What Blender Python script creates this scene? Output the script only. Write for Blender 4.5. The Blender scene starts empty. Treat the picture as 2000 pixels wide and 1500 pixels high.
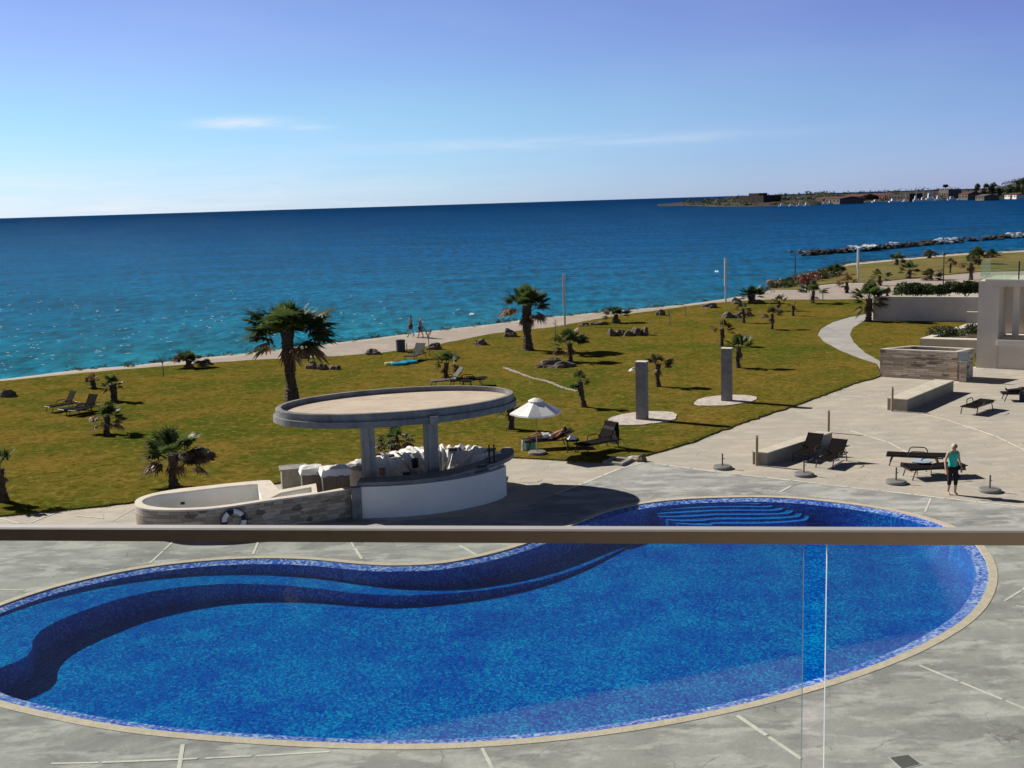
import bpy, bmesh, math, random
from mathutils import Vector, Matrix, noise
from mathutils.geometry import tessellate_polygon
R = math.radians
scn = bpy.context.scene
col = scn.collection
# ------------------------------------------------------------------ camera
FPX, CH = 2200.0, 9.5
PITCH = math.atan(354.3/FPX); ROLL = math.atan(0.0305)
cF = Vector((0, math.cos(PITCH), -math.sin(PITCH)))
_R0 = Vector((1, 0, 0)); _U0 = Vector((0, math.sin(PITCH), math.cos(PITCH)))
cR = _R0*math.cos(ROLL) - _U0*math.sin(ROLL)
cU = _R0*math.sin(ROLL) + _U0*math.cos(ROLL)
cam = bpy.data.cameras.new('camera'); co = bpy.data.objects.new('camera', cam); col.objects.link(co)
m3 = Matrix((cR, cU, -cF)).transposed()
co.matrix_world = Matrix.Translation((0, 0, CH)) @ m3.to_4x4()
cam.sensor_width = 36; cam.lens = 36*FPX/2000; cam.clip_start = 0.05; cam.clip_end = 90000
scn.camera = co
scn.render.resolution_x = 1024; scn.render.resolution_y = 768
# ------------------------------------------------------------------ sun and sky
SAZ, SEL = R(303), R(34)             # direction the light comes from (clockwise from +Y), elevation
scn.view_settings.view_transform = 'Standard'; scn.view_settings.look = 'None'
scn.view_settings.gamma = 1; scn.view_settings.exposure = 0.3
sun = bpy.data.lights.new('sun', 'SUN'); sun.energy = 5.0; sun.angle = R(0.5); sun.color = (1, .94, .84)
so = bpy.data.objects.new('sun', sun); col.objects.link(so)
sd = Vector((math.sin(SAZ)*math.cos(SEL), math.cos(SAZ)*math.cos(SEL), math.sin(SEL)))
so.rotation_euler = sd.to_track_quat('Z', 'Y').to_euler(); so.location = (-40, 40, 60)
W = bpy.data.worlds.new('World'); scn.world = W; W.use_nodes = True
def N(t, k, **kw):
    n = t.nodes.new(k)
    for a, v in kw.items():
        if a in n.inputs.keys(): n.inputs[a].default_value = v
        else: setattr(n, a, v)
    return n
t = W.node_tree; t.nodes.clear()
out = N(t, 'ShaderNodeOutputWorld'); bg = N(t, 'ShaderNodeBackground', Strength=0.0665)
sky = N(t, 'ShaderNodeTexSky'); sky.sky_type = 'NISHITA'; sky.sun_disc = False
sky.sun_elevation = SEL; sky.sun_rotation = SAZ; sky.altitude = 0; sky.air_density = 1.0; sky.dust_density = 0.25; sky.ozone_density = 2.5
tc = N(t, 'ShaderNodeTexCoord'); sep = N(t, 'ShaderNodeSeparateXYZ'); t.links.new(tc.outputs['Generated'], sep.inputs[0])
def mth(t, op, a, b=None, c=None, clamp=False):
    n = t.nodes.new('ShaderNodeMath'); n.operation = op; n.use_clamp = clamp
    for i, v in enumerate((a, b, c)):
        if v is None: continue
        if isinstance(v, (int, float)): n.inputs[i].default_value = v
        else: t.links.new(v, n.inputs[i])
    return n.outputs[0]
# thin high cloud streaks low over the sea, by direction
azn = mth(t, 'DIVIDE', sep.outputs[0], sep.outputs[1]); eln = sep.outputs[2]
comb = N(t, 'ShaderNodeCombineXYZ'); t.links.new(azn, comb.inputs[0]); t.links.new(eln, comb.inputs[2])
mp = N(t, 'ShaderNodeMapping'); mp.inputs['Scale'].default_value = (5, 1, 60); t.links.new(comb.outputs[0], mp.inputs[0])
nz = N(t, 'ShaderNodeTexNoise', Scale=1.6, Detail=6.0, Roughness=.6, Distortion=.6); t.links.new(mp.outputs[0], nz.inputs['Vector'])
mp2 = N(t, 'ShaderNodeMapping'); mp2.inputs['Scale'].default_value = (2.2, 1, 9); t.links.new(comb.outputs[0], mp2.inputs[0])
nz2 = N(t, 'ShaderNodeTexNoise', Scale=1.3, Detail=5.0, Roughness=.55); t.links.new(mp2.outputs[0], nz2.inputs['Vector'])
def blob(ax, ez, sx, sz):
    a = mth(t, 'POWER', mth(t, 'ABSOLUTE', mth(t, 'DIVIDE', mth(t, 'SUBTRACT', azn, ax), sx)), 2.0)
    b = mth(t, 'POWER', mth(t, 'ABSOLUTE', mth(t, 'DIVIDE', mth(t, 'SUBTRACT', eln, ez), sz)), 2.0)
    return mth(t, 'EXPONENT', mth(t, 'MULTIPLY', mth(t, 'ADD', a, b), -1.0))
b1 = mth(t, 'MULTIPLY', blob(-.228, .0735, .034, .0042), 1.35)
b2 = mth(t, 'MULTIPLY', blob(.05, .0505, .16, .0045), .52)
b3 = mth(t, 'MULTIPLY', blob(-.40, .004, .28, .036), .80)
b4 = mth(t, 'MULTIPLY', blob(-.17, .069, .02, .003), .4)
cl = mth(t, 'ADD', mth(t, 'ADD', b1, b2), mth(t, 'ADD', b3, b4))
nsh = mth(t, 'MULTIPLY', mth(t, 'SUBTRACT', nz.outputs[0], .28), 2.2, clamp=True)
vap = mth(t, 'MULTIPLY', mth(t, 'SUBTRACT', nz2.outputs[0], .42), .22, clamp=True)
cl = mth(t, 'ADD', mth(t, 'MULTIPLY', cl, nsh), vap, clamp=True)
mixw = N(t, 'ShaderNodeMix'); mixw.data_type = 'RGBA'
tint = N(t, 'ShaderNodeMix'); tint.data_type = 'RGBA'; tint.blend_type = 'MULTIPLY'; tint.inputs['Factor'].default_value = 1
t.links.new(sky.outputs[0], tint.inputs['A']); tr_ = N(t, 'ShaderNodeValToRGB'); t.links.new(sep.outputs[2], tr_.inputs[0]); te = tr_.color_ramp
for q, c in ((.0, (.82, 1.18, 2.12)), (.03, (.75, 1.10, 1.84)), (.08, (.77, 1.07, 1.50)), (.14, (.86, .93, 1.40)), (.19, (.81, .85, 1.31)), (.25, (.27, .25, .36)), (.45, (.11, .105, .145))):
    e = te.elements.new(q); e.color = (*[x/2 for x in c], 1)
te.elements.remove(te.elements[0]); te.elements.remove(te.elements[-1])
dbl = N(t, 'ShaderNodeVectorMath', operation='SCALE'); dbl.inputs['Scale'].default_value = 2.0; t.links.new(tr_.outputs[0], dbl.inputs[0])
azr = N(t, 'ShaderNodeValToRGB'); t.links.new(mth(t, 'ADD', mth(t, 'MULTIPLY', azn, .9), .5, clamp=True), azr.inputs[0]); azr.color_ramp.elements[0].position = .45; azr.color_ramp.elements[0].color = (1, 1, 1, 1); azr.color_ramp.elements[1].position = .95; azr.color_ramp.elements[1].color = (.92, .80, 1.0, 1)
azm = N(t, 'ShaderNodeVectorMath', operation='MULTIPLY'); t.links.new(dbl.outputs[0], azm.inputs[0]); t.links.new(azr.outputs[0], azm.inputs[1]); t.links.new(azm.outputs[0], tint.inputs['B'])
t.links.new(cl, mixw.inputs['Factor']); t.links.new(tint.outputs['Result'], mixw.inputs['A']); mixw.inputs['B'].default_value = (10.5, 11.0, 11.6, 1)
t.links.new(mixw.outputs['Result'], bg.inputs[0]); t.links.new(bg.outputs[0], out.inputs[0])
scn.render.engine = 'CYCLES'
scn.cycles.max_bounces = 6; scn.cycles.transparent_max_bounces = 24; scn.cycles.sample_clamp_indirect = 4
scn.cycles.use_denoising = True

# ------------------------------------------------------------------ measuring helpers: a sight line met with a level z
def G(px, py, z=0.0):
    d = cF*FPX + cR*(px-1000) + cU*(750-py)
    return Vector((0, 0, CH)) + d*((z-CH)/d.z)
def proj(q):
    d = Vector(q)-Vector((0, 0, CH)); a = d.dot(cF)
    return 1000+FPX*d.dot(cR)/a, 750-FPX*d.dot(cU)/a
def HT(px, yb, yt, z=0.0):
    g = G(px, yb, z); lo, hi = 0, 200
    for _ in range(50):
        m = (lo+hi)/2
        if proj(g+Vector((0, 0, m)))[1] > yt: lo = m
        else: hi = m
    return g, lo
# ------------------------------------------------------------------ materials
def newmat(name):
    m = bpy.data.materials.new(name); m.use_nodes = True
    return m, m.node_tree, m.node_tree.nodes['Principled BSDF']
def mat(name, c, rough=.7, metal=0, var=.25, scale=6, bump=0, c2=None, detail=5, spec=.4, bscale=None, coat=0):
    """base colour wandering between two tones by object-space noise, optional bump"""
    m, t, p = newmat(name)
    tc = N(t, 'ShaderNodeTexCoord')
    nz = N(t, 'ShaderNodeTexNoise', Scale=float(scale), Detail=float(detail), Roughness=.6); t.links.new(tc.outputs['Object'], nz.inputs['Vector'])
    rp = N(t, 'ShaderNodeValToRGB'); t.links.new(nz.outputs[0], rp.inputs[0])
    lo = [max(0, x*(1-var)) for x in c]; hi = [min(1, x*(1+var)) for x in (c2 or c)]
    rp.color_ramp.elements[0].position = .3; rp.color_ramp.elements[1].position = .72
    rp.color_ramp.elements[0].color = (*lo, 1); rp.color_ramp.elements[1].color = (*hi, 1)
    t.links.new(rp.outputs[0], p.inputs['Base Color'])
    p.inputs['Roughness'].default_value = rough; p.inputs['Metallic'].default_value = metal
    p.inputs['Specular IOR Level'].default_value = spec
    if bump:
        n2 = N(t, 'ShaderNodeTexNoise', Scale=float(bscale or scale*4), Detail=6.0); t.links.new(tc.outputs['Object'], n2.inputs['Vector'])
        b = N(t, 'ShaderNodeBump', Strength=float(bump), Distance=.05); t.links.new(n2.outputs[0], b.inputs['Height']); t.links.new(b.outputs[0], p.inputs['Normal'])
    return m
def layered(name, base, layers, rough=.85, bump=.3, bscale=8, spec=.3, crack=0.0):
    """layers: (colour, noise scale, stretch xyz, threshold, softness, amount)"""
    m, t, p = newmat(name); tc = N(t, 'ShaderNodeTexCoord')
    cur = None
    for c, sc, st, th, sf, am in layers:
        mp = N(t, 'ShaderNodeMapping'); mp.inputs['Scale'].default_value = st; t.links.new(tc.outputs['Object'], mp.inputs[0])
        nz = N(t, 'ShaderNodeTexNoise', Scale=float(sc), Detail=7.0, Roughness=.62, Distortion=.35); t.links.new(mp.outputs[0], nz.inputs['Vector'])
        f = N(t, 'ShaderNodeMapRange'); f.inputs[1].default_value = th-sf; f.inputs[2].default_value = th+sf; f.inputs[4].default_value = am
        t.links.new(nz.outputs[0], f.inputs[0])
        mx = N(t, 'ShaderNodeMix'); mx.data_type = 'RGBA'; t.links.new(f.outputs[0], mx.inputs['Factor'])
        if cur is None: mx.inputs['A'].default_value = (*base, 1)
        else: t.links.new(cur, mx.inputs['A'])
        mx.inputs['B'].default_value = (*c, 1); cur = mx.outputs['Result']
    if crack:
        nd = N(t, 'ShaderNodeTexNoise', Scale=1.2, Detail=5.0); t.links.new(tc.outputs['Object'], nd.inputs['Vector'])
        vm = N(t, 'ShaderNodeVectorMath', operation='MULTIPLY_ADD'); t.links.new(nd.outputs['Color'], vm.inputs[0]); vm.inputs[1].default_value = (.9, .9, .9); t.links.new(tc.outputs['Object'], vm.inputs[2])
        vc = N(t, 'ShaderNodeTexVoronoi', Scale=crack, feature='DISTANCE_TO_EDGE'); t.links.new(vm.outputs[0], vc.inputs['Vector'])
        nm = N(t, 'ShaderNodeTexNoise', Scale=.5, Detail=2.0); t.links.new(tc.outputs['Object'], nm.inputs['Vector'])
        cf = mth(t, 'MULTIPLY', mth(t, 'LESS_THAN', vc.outputs['Distance'], .011*crack), mth(t, 'MULTIPLY', mth(t, 'GREATER_THAN', nm.outputs[0], .54), .4))
        mc = N(t, 'ShaderNodeMix'); mc.data_type = 'RGBA'; t.links.new(cf, mc.inputs['Factor']); t.links.new(cur, mc.inputs['A']); mc.inputs['B'].default_value = (.07, .07, .065, 1); cur = mc.outputs['Result']
    t.links.new(cur, p.inputs['Base Color']); p.inputs['Roughness'].default_value = rough; p.inputs['Specular IOR Level'].default_value = spec
    n2 = N(t, 'ShaderNodeTexNoise', Scale=float(bscale), Detail=8.0, Roughness=.65); t.links.new(tc.outputs['Object'], n2.inputs['Vector'])
    b = N(t, 'ShaderNodeBump', Strength=float(bump), Distance=.04); t.links.new(n2.outputs[0], b.inputs['Height']); t.links.new(b.outputs[0], p.inputs['Normal'])
    return m
def mosaic(name, size, cols):
    m, t, p = newmat(name); tc = N(t, 'ShaderNodeTexCoord')
    v = N(t, 'ShaderNodeTexVoronoi', Scale=1.0/size, Randomness=.35); t.links.new(tc.outputs['Object'], v.inputs['Vector'])
    s = N(t, 'ShaderNodeSeparateColor'); t.links.new(v.outputs['Color'], s.inputs[0])
    n1 = N(t, 'ShaderNodeTexNoise', Scale=.9, Detail=6.0); t.links.new(tc.outputs['Object'], n1.inputs['Vector'])
    a = mth(t, 'ADD', s.outputs[0], mth(t, 'MULTIPLY', mth(t, 'SUBTRACT', n1.outputs[0], .5), .9), clamp=True)
    rp = N(t, 'ShaderNodeValToRGB'); t.links.new(a, rp.inputs[0]); cr = rp.color_ramp; cr.interpolation = 'CONSTANT' if len(cols) > 6 else 'LINEAR'
    while len(cr.elements) < len(cols): cr.elements.new(.5)
    for i, c in enumerate(cols): cr.elements[i].position = i/(len(cols)-1)*.95; cr.elements[i].color = (*c, 1)
    t.links.new(rp.outputs[0], p.inputs['Base Color']); p.inputs['Roughness'].default_value = .35
    return m
def fres(t, f0=.02, normal=None):
    g = t.nodes.new('ShaderNodeNewGeometry'); d = N(t, 'ShaderNodeVectorMath', operation='DOT_PRODUCT'); t.links.new(g.outputs['Incoming'], d.inputs[0]); t.links.new(normal or g.outputs['Normal'], d.inputs[1])
    c = mth(t, 'SUBTRACT', 1.0, mth(t, 'ABSOLUTE', d.outputs['Value']), clamp=True)
    return mth(t, 'ADD', mth(t, 'MULTIPLY', mth(t, 'POWER', c, 5.0), 1-f0), f0)
def stonework(name, tone=1.0):
    """split-face stone cladding: courses with random stone tones, some dark, some buff"""
    m, t, p = newmat(name); tc = N(t, 'ShaderNodeTexCoord')
    br = N(t, 'ShaderNodeTexBrick', Scale=1.0); br.offset = .37; br.squash = 1.3; br.squash_frequency = 3
    br.inputs['Brick Width'].default_value = .34; br.inputs['Row Height'].default_value = .105; br.inputs['Mortar Size'].default_value = .006; br.inputs['Bias'].default_value = -.15
    br.inputs['Color1'].default_value = (.50*tone, .41*tone, .31*tone, 1); br.inputs['Color2'].default_value = (.24*tone, .185*tone, .135*tone, 1); br.inputs['Mortar'].default_value = (.18, .15, .12, 1)
    # use the wall's run (x+y) against height
    s = N(t, 'ShaderNodeSeparateXYZ'); t.links.new(tc.outputs['Object'], s.inputs[0])
    run = mth(t, 'ADD', s.outputs[0], mth(t, 'MULTIPLY', s.outputs[1], .62)); cb = N(t, 'ShaderNodeCombineXYZ'); t.links.new(run, cb.inputs[0]); t.links.new(s.outputs[2], cb.inputs[1])
    t.links.new(cb.outputs[0], br.inputs['Vector'])
    mp = N(t, 'ShaderNodeMapping'); mp.inputs['Scale'].default_value = (1, 2.6, 1); t.links.new(cb.outputs[0], mp.inputs[0])
    v = N(t, 'ShaderNodeTexVoronoi', Scale=3.0, Randomness=.8); t.links.new(mp.outputs[0], v.inputs['Vector'])
    sc = N(t, 'ShaderNodeSeparateColor'); t.links.new(v.outputs['Color'], sc.inputs[0])
    dk = mth(t, 'GREATER_THAN', sc.outputs[0], .9)
    mx = N(t, 'ShaderNodeMix'); mx.data_type = 'RGBA'; t.links.new(mth(t, 'MULTIPLY', dk, .75), mx.inputs['Factor']); t.links.new(br.outputs[0], mx.inputs['A']); mx.inputs['B'].default_value = (.1*tone, .07*tone, .055*tone, 1)
    lt = mth(t, 'GREATER_THAN', sc.outputs[1], .85)
    mx2 = N(t, 'ShaderNodeMix'); mx2.data_type = 'RGBA'; t.links.new(mth(t, 'MULTIPLY', lt, .5), mx2.inputs['Factor']); t.links.new(mx.outputs['Result'], mx2.inputs['A']); mx2.inputs['B'].default_value = (.62*tone, .56*tone, .47*tone, 1)
    t.links.new(mx2.outputs['Result'], p.inputs['Base Color']); p.inputs['Roughness'].default_value = .9
    b = N(t, 'ShaderNodeBump', Strength=.9, Distance=.03); t.links.new(sc.outputs[2], b.inputs['Height']); t.links.new(b.outputs[0], p.inputs['Normal'])
    return m

M = {}
M['deck'] = layered('deck_beige', (.47, .42, .34), [((.36, .345, .32), .35, (1, 1, 1), .52, .16, .8), ((.60, .545, .45), .8, (1, 2, 1), .56, .1, .6), ((.28, .27, .25), 3.2, (1, 1, 1), .64, .05, .35), ((.62, .58, .5), 9, (1, 1, 1), .6, .1, .3), ((.30, .28, .25), .6, (.4, 3, 1), .63, .05, .5)], bump=.35, bscale=5, crack=.3)
M['ring'] = layered('deck_grey', (.36, .362, .345), [((.22, .225, .22), .45, (1, 1.3, 1), .5, .09, .9), ((.54, .54, .51), .9, (.8, 1.8, 1), .54, .06, .8), ((.14, .145, .14), 1.9, (.8, 1.6, 1), .63, .04, .55), ((.58, .59, .55), 5, (1, 1, 1), .66, .07, .4), ((.30, .31, .30), 14, (1, 1, 1), .52, .12, .35)], bump=.5, bscale=4, crack=.42)
M['joint'] = mat('pale_stone_joint', (.66, .64, .56), var=.2, scale=3, bump=.2)
M['coping'] = mat('coping_cream', (.58, .50, .38), var=.14, scale=5, bump=.35, bscale=22)
M['lawn'] = layered('lawn', (.138, .118, .020), [((.068, .095, .016), .13, (1, 1, 1), .52, .09, .85), ((.210, .138, .030), .30, (1, 1, 1), .52, .09, .85), ((.045, .095, .010), .055, (1, 1.5, 1), .58, .07, .75), ((.075, .075, .010), 1.5, (1, 1, 1), .55, .06, .6), ((.235, .175, .04), 2.6, (1, 1, 1), .57, .05, .7), ((.04, .045, .005), 4.5, (1, 1, 1), .57, .05, .6)], rough=.95, bump=1.0, bscale=5, spec=.0)
M['dryland'] = layered('dry_grass', (.20, .155, .045), [((.11, .11, .022), .1, (1, 1, 1), .5, .1, .8), ((.27, .21, .09), .4, (1, 1, 1), .55, .1, .6), ((.06, .06, .015), 2.0, (1, 1, 1), .6, .08, .5)], rough=.95, bump=.9, bscale=4, spec=.1)
M['prom'] = layered('promenade', (.38, .315, .26), [((.35, .31, .275), .12, (1, 1, 1), .5, .1, .7), ((.53, .46, .39), .6, (1, 1, 1), .57, .08, .5), ((.30, .27, .24), 2.5, (1, 1, 1), .64, .05, .4)], bump=.2)
M['path'] = layered('path_concrete', (.42, .40, .37), [((.30, .30, .30), .35, (1, 1, 1), .5, .12, .7), ((.53, .5, .45), .8, (1, 1, 1), .57, .08, .5)], bump=.2)
M['bank'] = layered('bank_rock', (.16, .12, .08), [((.07, .06, .04), .8, (1, 1, 1), .5, .08, .9), ((.28, .22, .15), 1.7, (1, 1, 1), .6, .06, .6)], bump=1, bscale=2)
M['concrete'] = layered('raw_concrete', (.33, .32, .295), [((.20, .20, .19), 1.3, (1, 1, .5), .5, .1, .8), ((.14, .14, .135), 3.0, (2, 2, .25), .60, .05, .7), ((.44, .42, .38), 6, (1, 1, 1), .58, .06, .5)], bump=.5, bscale=12)
M['conc_dk'] = layered('weathered_concrete', (.24, .24, .235), [((.13, .135, .135), 1.2, (1, 1, 1), .5, .1, .8), ((.32, .315, .30), 1.4, (1, 1, .8), .55, .08, .7), ((.08, .08, .08), 2.2, (1.2, 1.2, .45), .62, .06, .6), ((.16, .16, .155), 14, (1, 1, 1), .55, .08, .5)], bump=.6, bscale=11)
M['roofdeck'] = layered('roof_screed', (.56, .47, .37), [((.46, .36, .29), .9, (1, 1, 1), .5, .12, .7), ((.66, .58, .46), 1.8, (1, 2, 1), .56, .08, .7), ((.28, .23, .19), 2.6, (1, 1, 1), .68, .04, .6)], bump=.25)
M['white'] = mat('white_paint', (.74, .73, .70), var=.06, scale=1.5, bump=.12, bscale=9)
M['plaster'] = mat('cream_plaster', (.60, .535, .46), var=.12, scale=.7, bump=.2, bscale=7)
M['plaster2'] = mat('pale_plaster', (.72, .66, .57), var=.08, scale=.9, bump=.15, bscale=6)
M['stone'] = stonework('stone_cladding', 1.0)
M['stone2'] = stonework('stone_cladding_pale', 1.35)
M['steel'] = mat('brushed_steel', (.32, .31, .29), rough=.38, metal=.9, var=.1, scale=3)
M['rail'] = mat('satin_rail', (.19, .155, .12), rough=.42, metal=1, var=.06, scale=30)
M['black'] = mat('dark_metal', (.016, .013, .012), rough=.45, var=.3, scale=9)
M['sling'] = mat('brown_sling', (.011, .009, .009), rough=.9, var=.25, scale=14, bump=.2, spec=.08)
M['base'] = mat('parasol_base_stone', (.20, .195, .185), var=.2, scale=9, bump=.2)
M['canvas'] = mat('white_canvas', (.80, .80, .79), var=.04, scale=2, bump=.15, bscale=5, rough=.85)
M['tarp'] = mat('white_sheet', (.74, .74, .71), var=.1, scale=1.6, bump=.5, bscale=5, rough=.55)
M['trunk'] = mat('palm_bark', (.085, .062, .045), var=.55, scale=7, bump=1.0, bscale=20, rough=.95)
M['bark'] = mat('thin_bark', (.13, .085, .05), var=.4, scale=9, bump=.6)
M['stake'] = mat('timber_stake', (.30, .25, .17), var=.25, scale=6)
M['rock'] = layered('lawn_rock', (.14, .105, .08), [((.26, .21, .16), 1.6, (1, 1, 1), .53, .08, .85), ((.05, .04, .033), 2.6, (1, 1, 1), .56, .08, .8)], bump=1, bscale=4)
M['rockpink'] = layered('pink_rock', (.40, .25, .19), [((.55, .45, .36), 1.2, (1, 1, 1), .54, .08, .8), ((.18, .1, .07), 2, (1, 1, 1), .57, .06, .8)], bump=1, bscale=3)
M['rockblk'] = layered('breakwater_rock', (.032, .026, .022), [((.11, .09, .075), .6, (1, 1, 1), .58, .08, .8)], bump=1, bscale=1.4)
def leafmat(name, c, c2, tr=.35, scale=1.4):
    m, t, p = newmat(name); tc = N(t, 'ShaderNodeTexCoord')
    nz = N(t, 'ShaderNodeTexNoise', Scale=float(scale), Detail=4.0); t.links.new(tc.outputs['Object'], nz.inputs['Vector'])
    rp = N(t, 'ShaderNodeValToRGB'); rp.color_ramp.elements[0].position = .38; rp.color_ramp.elements[1].position = .66
    rp.color_ramp.elements[0].color = (*c, 1); rp.color_ramp.elements[1].color = (*c2, 1); t.links.new(nz.outputs[0], rp.inputs[0])
    t.links.new(rp.outputs[0], p.inputs['Base Color']); p.inputs['Roughness'].default_value = .5; p.inputs['Specular IOR Level'].default_value = .3
    tl = N(t, 'ShaderNodeBsdfTranslucent'); t.links.new(rp.outputs[0], tl.inputs[0])
    mx = N(t, 'ShaderNodeMixShader'); mx.inputs[0].default_value = tr
    t.links.new(p.outputs[0], mx.inputs[1]); t.links.new(tl.outputs[0], mx.inputs[2]); t.links.new(mx.outputs[0], t.nodes['Material Output'].inputs[0])
    return m
M['frond'] = leafmat('palm_frond_green', (.045, .075, .022), (.12, .165, .05), .45)
M['frond2'] = leafmat('palm_frond_olive', (.07, .072, .026), (.16, .14, .055), .45)
M['dry'] = leafmat('palm_frond_dry', (.14, .085, .05), (.34, .22, .13), .35)
M['orange'] = leafmat('palm_frond_orange', (.20, .10, .03), (.34, .21, .07), .3)
M['hedge'] = leafmat('hedge_leaf', (.025, .045, .014), (.065, .095, .028), .25, .8)
M['scrub'] = leafmat('shore_scrub', (.035, .045, .014), (.12, .13, .04), .2, .5)
M['redscrub'] = leafmat('red_scrub', (.11, .045, .03), (.22, .09, .05), .2, .5)
M['grassblade'] = leafmat('grass_blade', (.05, .07, .012), (.13, .12, .025), .3, .6)
M['tile'] = mosaic('pool_mosaic', .045, [(.002, .035, .34), (.005, .07, .42), (.010, .14, .48), (.008, .10, .46), (.02, .24, .54), (.06, .42, .64)])
M['rimtile'] = mosaic('rim_mosaic', .055, [(.01, .05, .42), (.015, .08, .48), (.06, .18, .58), (.28, .42, .70), (.02, .10, .50), (.42, .55, .76)])
def flat(name, c, rough=.6, metal=0, var=.12): return mat(name, c, rough=rough, metal=metal, var=var, scale=5)
M['skin'] = flat('skin', (.50, .29, .20), .55); M['skintan'] = flat('tanned_skin', (.34, .17, .11), .55)
M['teal'] = flat('teal_cloth', (.035, .42, .33), .85); M['blackcloth'] = flat('black_cloth', (.012, .012, .016), .9)
M['red'] = flat('red_cloth', (.42, .03, .03), .85); M['maroon'] = flat('maroon_cloth', (.12, .02, .022), .85); M['navy'] = flat('navy_cloth', (.02, .025, .06), .9)
M['jeans'] = flat('pale_denim', (.2, .28, .38), .9); M['whitecloth'] = flat('white_cloth', (.75, .75, .73), .9); M['pink'] = flat('pink_cloth', (.65, .16, .20), .9); M['bluecloth'] = flat('light_blue_cloth', (.28, .40, .62), .9)
M['hair'] = flat('pale_blond_hair', (.52, .43, .33), .7); M['darkhair'] = flat('dark_hair', (.03, .02, .015), .7)
M['green'] = flat('mint_towel', (.15, .42, .28), .95); M['cyan'] = flat('cyan_vinyl', (.03, .40, .62), .35); M['yellow'] = flat('pale_yellow_vinyl', (.70, .72, .35), .35)
M['redplastic'] = flat('red_plastic', (.35, .02, .015), .4); M['brown'] = flat('brown_wood', (.10, .04, .025), .6); M['terra'] = flat('clay', (.26, .12, .08), .8)
M['tileroof'] = flat('red_roof', (.085, .030, .024), .85, 0, .3); M['farstone'] = flat('castle_stone', (.035, .028, .026), .95, 0, .3); M['farwall'] = flat('far_wall', (.10, .08, .07), .9, 0, .2)
M['boatwhite'] = flat('boat_white', (.8, .8, .8), .3); M['window'] = flat('dark_glass', (.015, .018, .022), .12); M['bin'] = flat('bin_blue_grey', (.05, .055, .075), .5)
M['lamp'] = flat('lamp_globe', (.10, .13, .12), .2); M['galv'] = flat('galvanised', (.55, .56, .55), .45, .3); M['cabinet'] = mat('cabinet_panel', (.15, .14, .12), var=.25, scale=3, rough=.6)
M['hole'] = flat('pit_shade', (.02, .018, .015), .95); M['grate'] = flat('steel_grate', (.16, .165, .17), .5, .3); M['door'] = flat('grey_door', (.36, .39, .39), .5)

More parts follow.
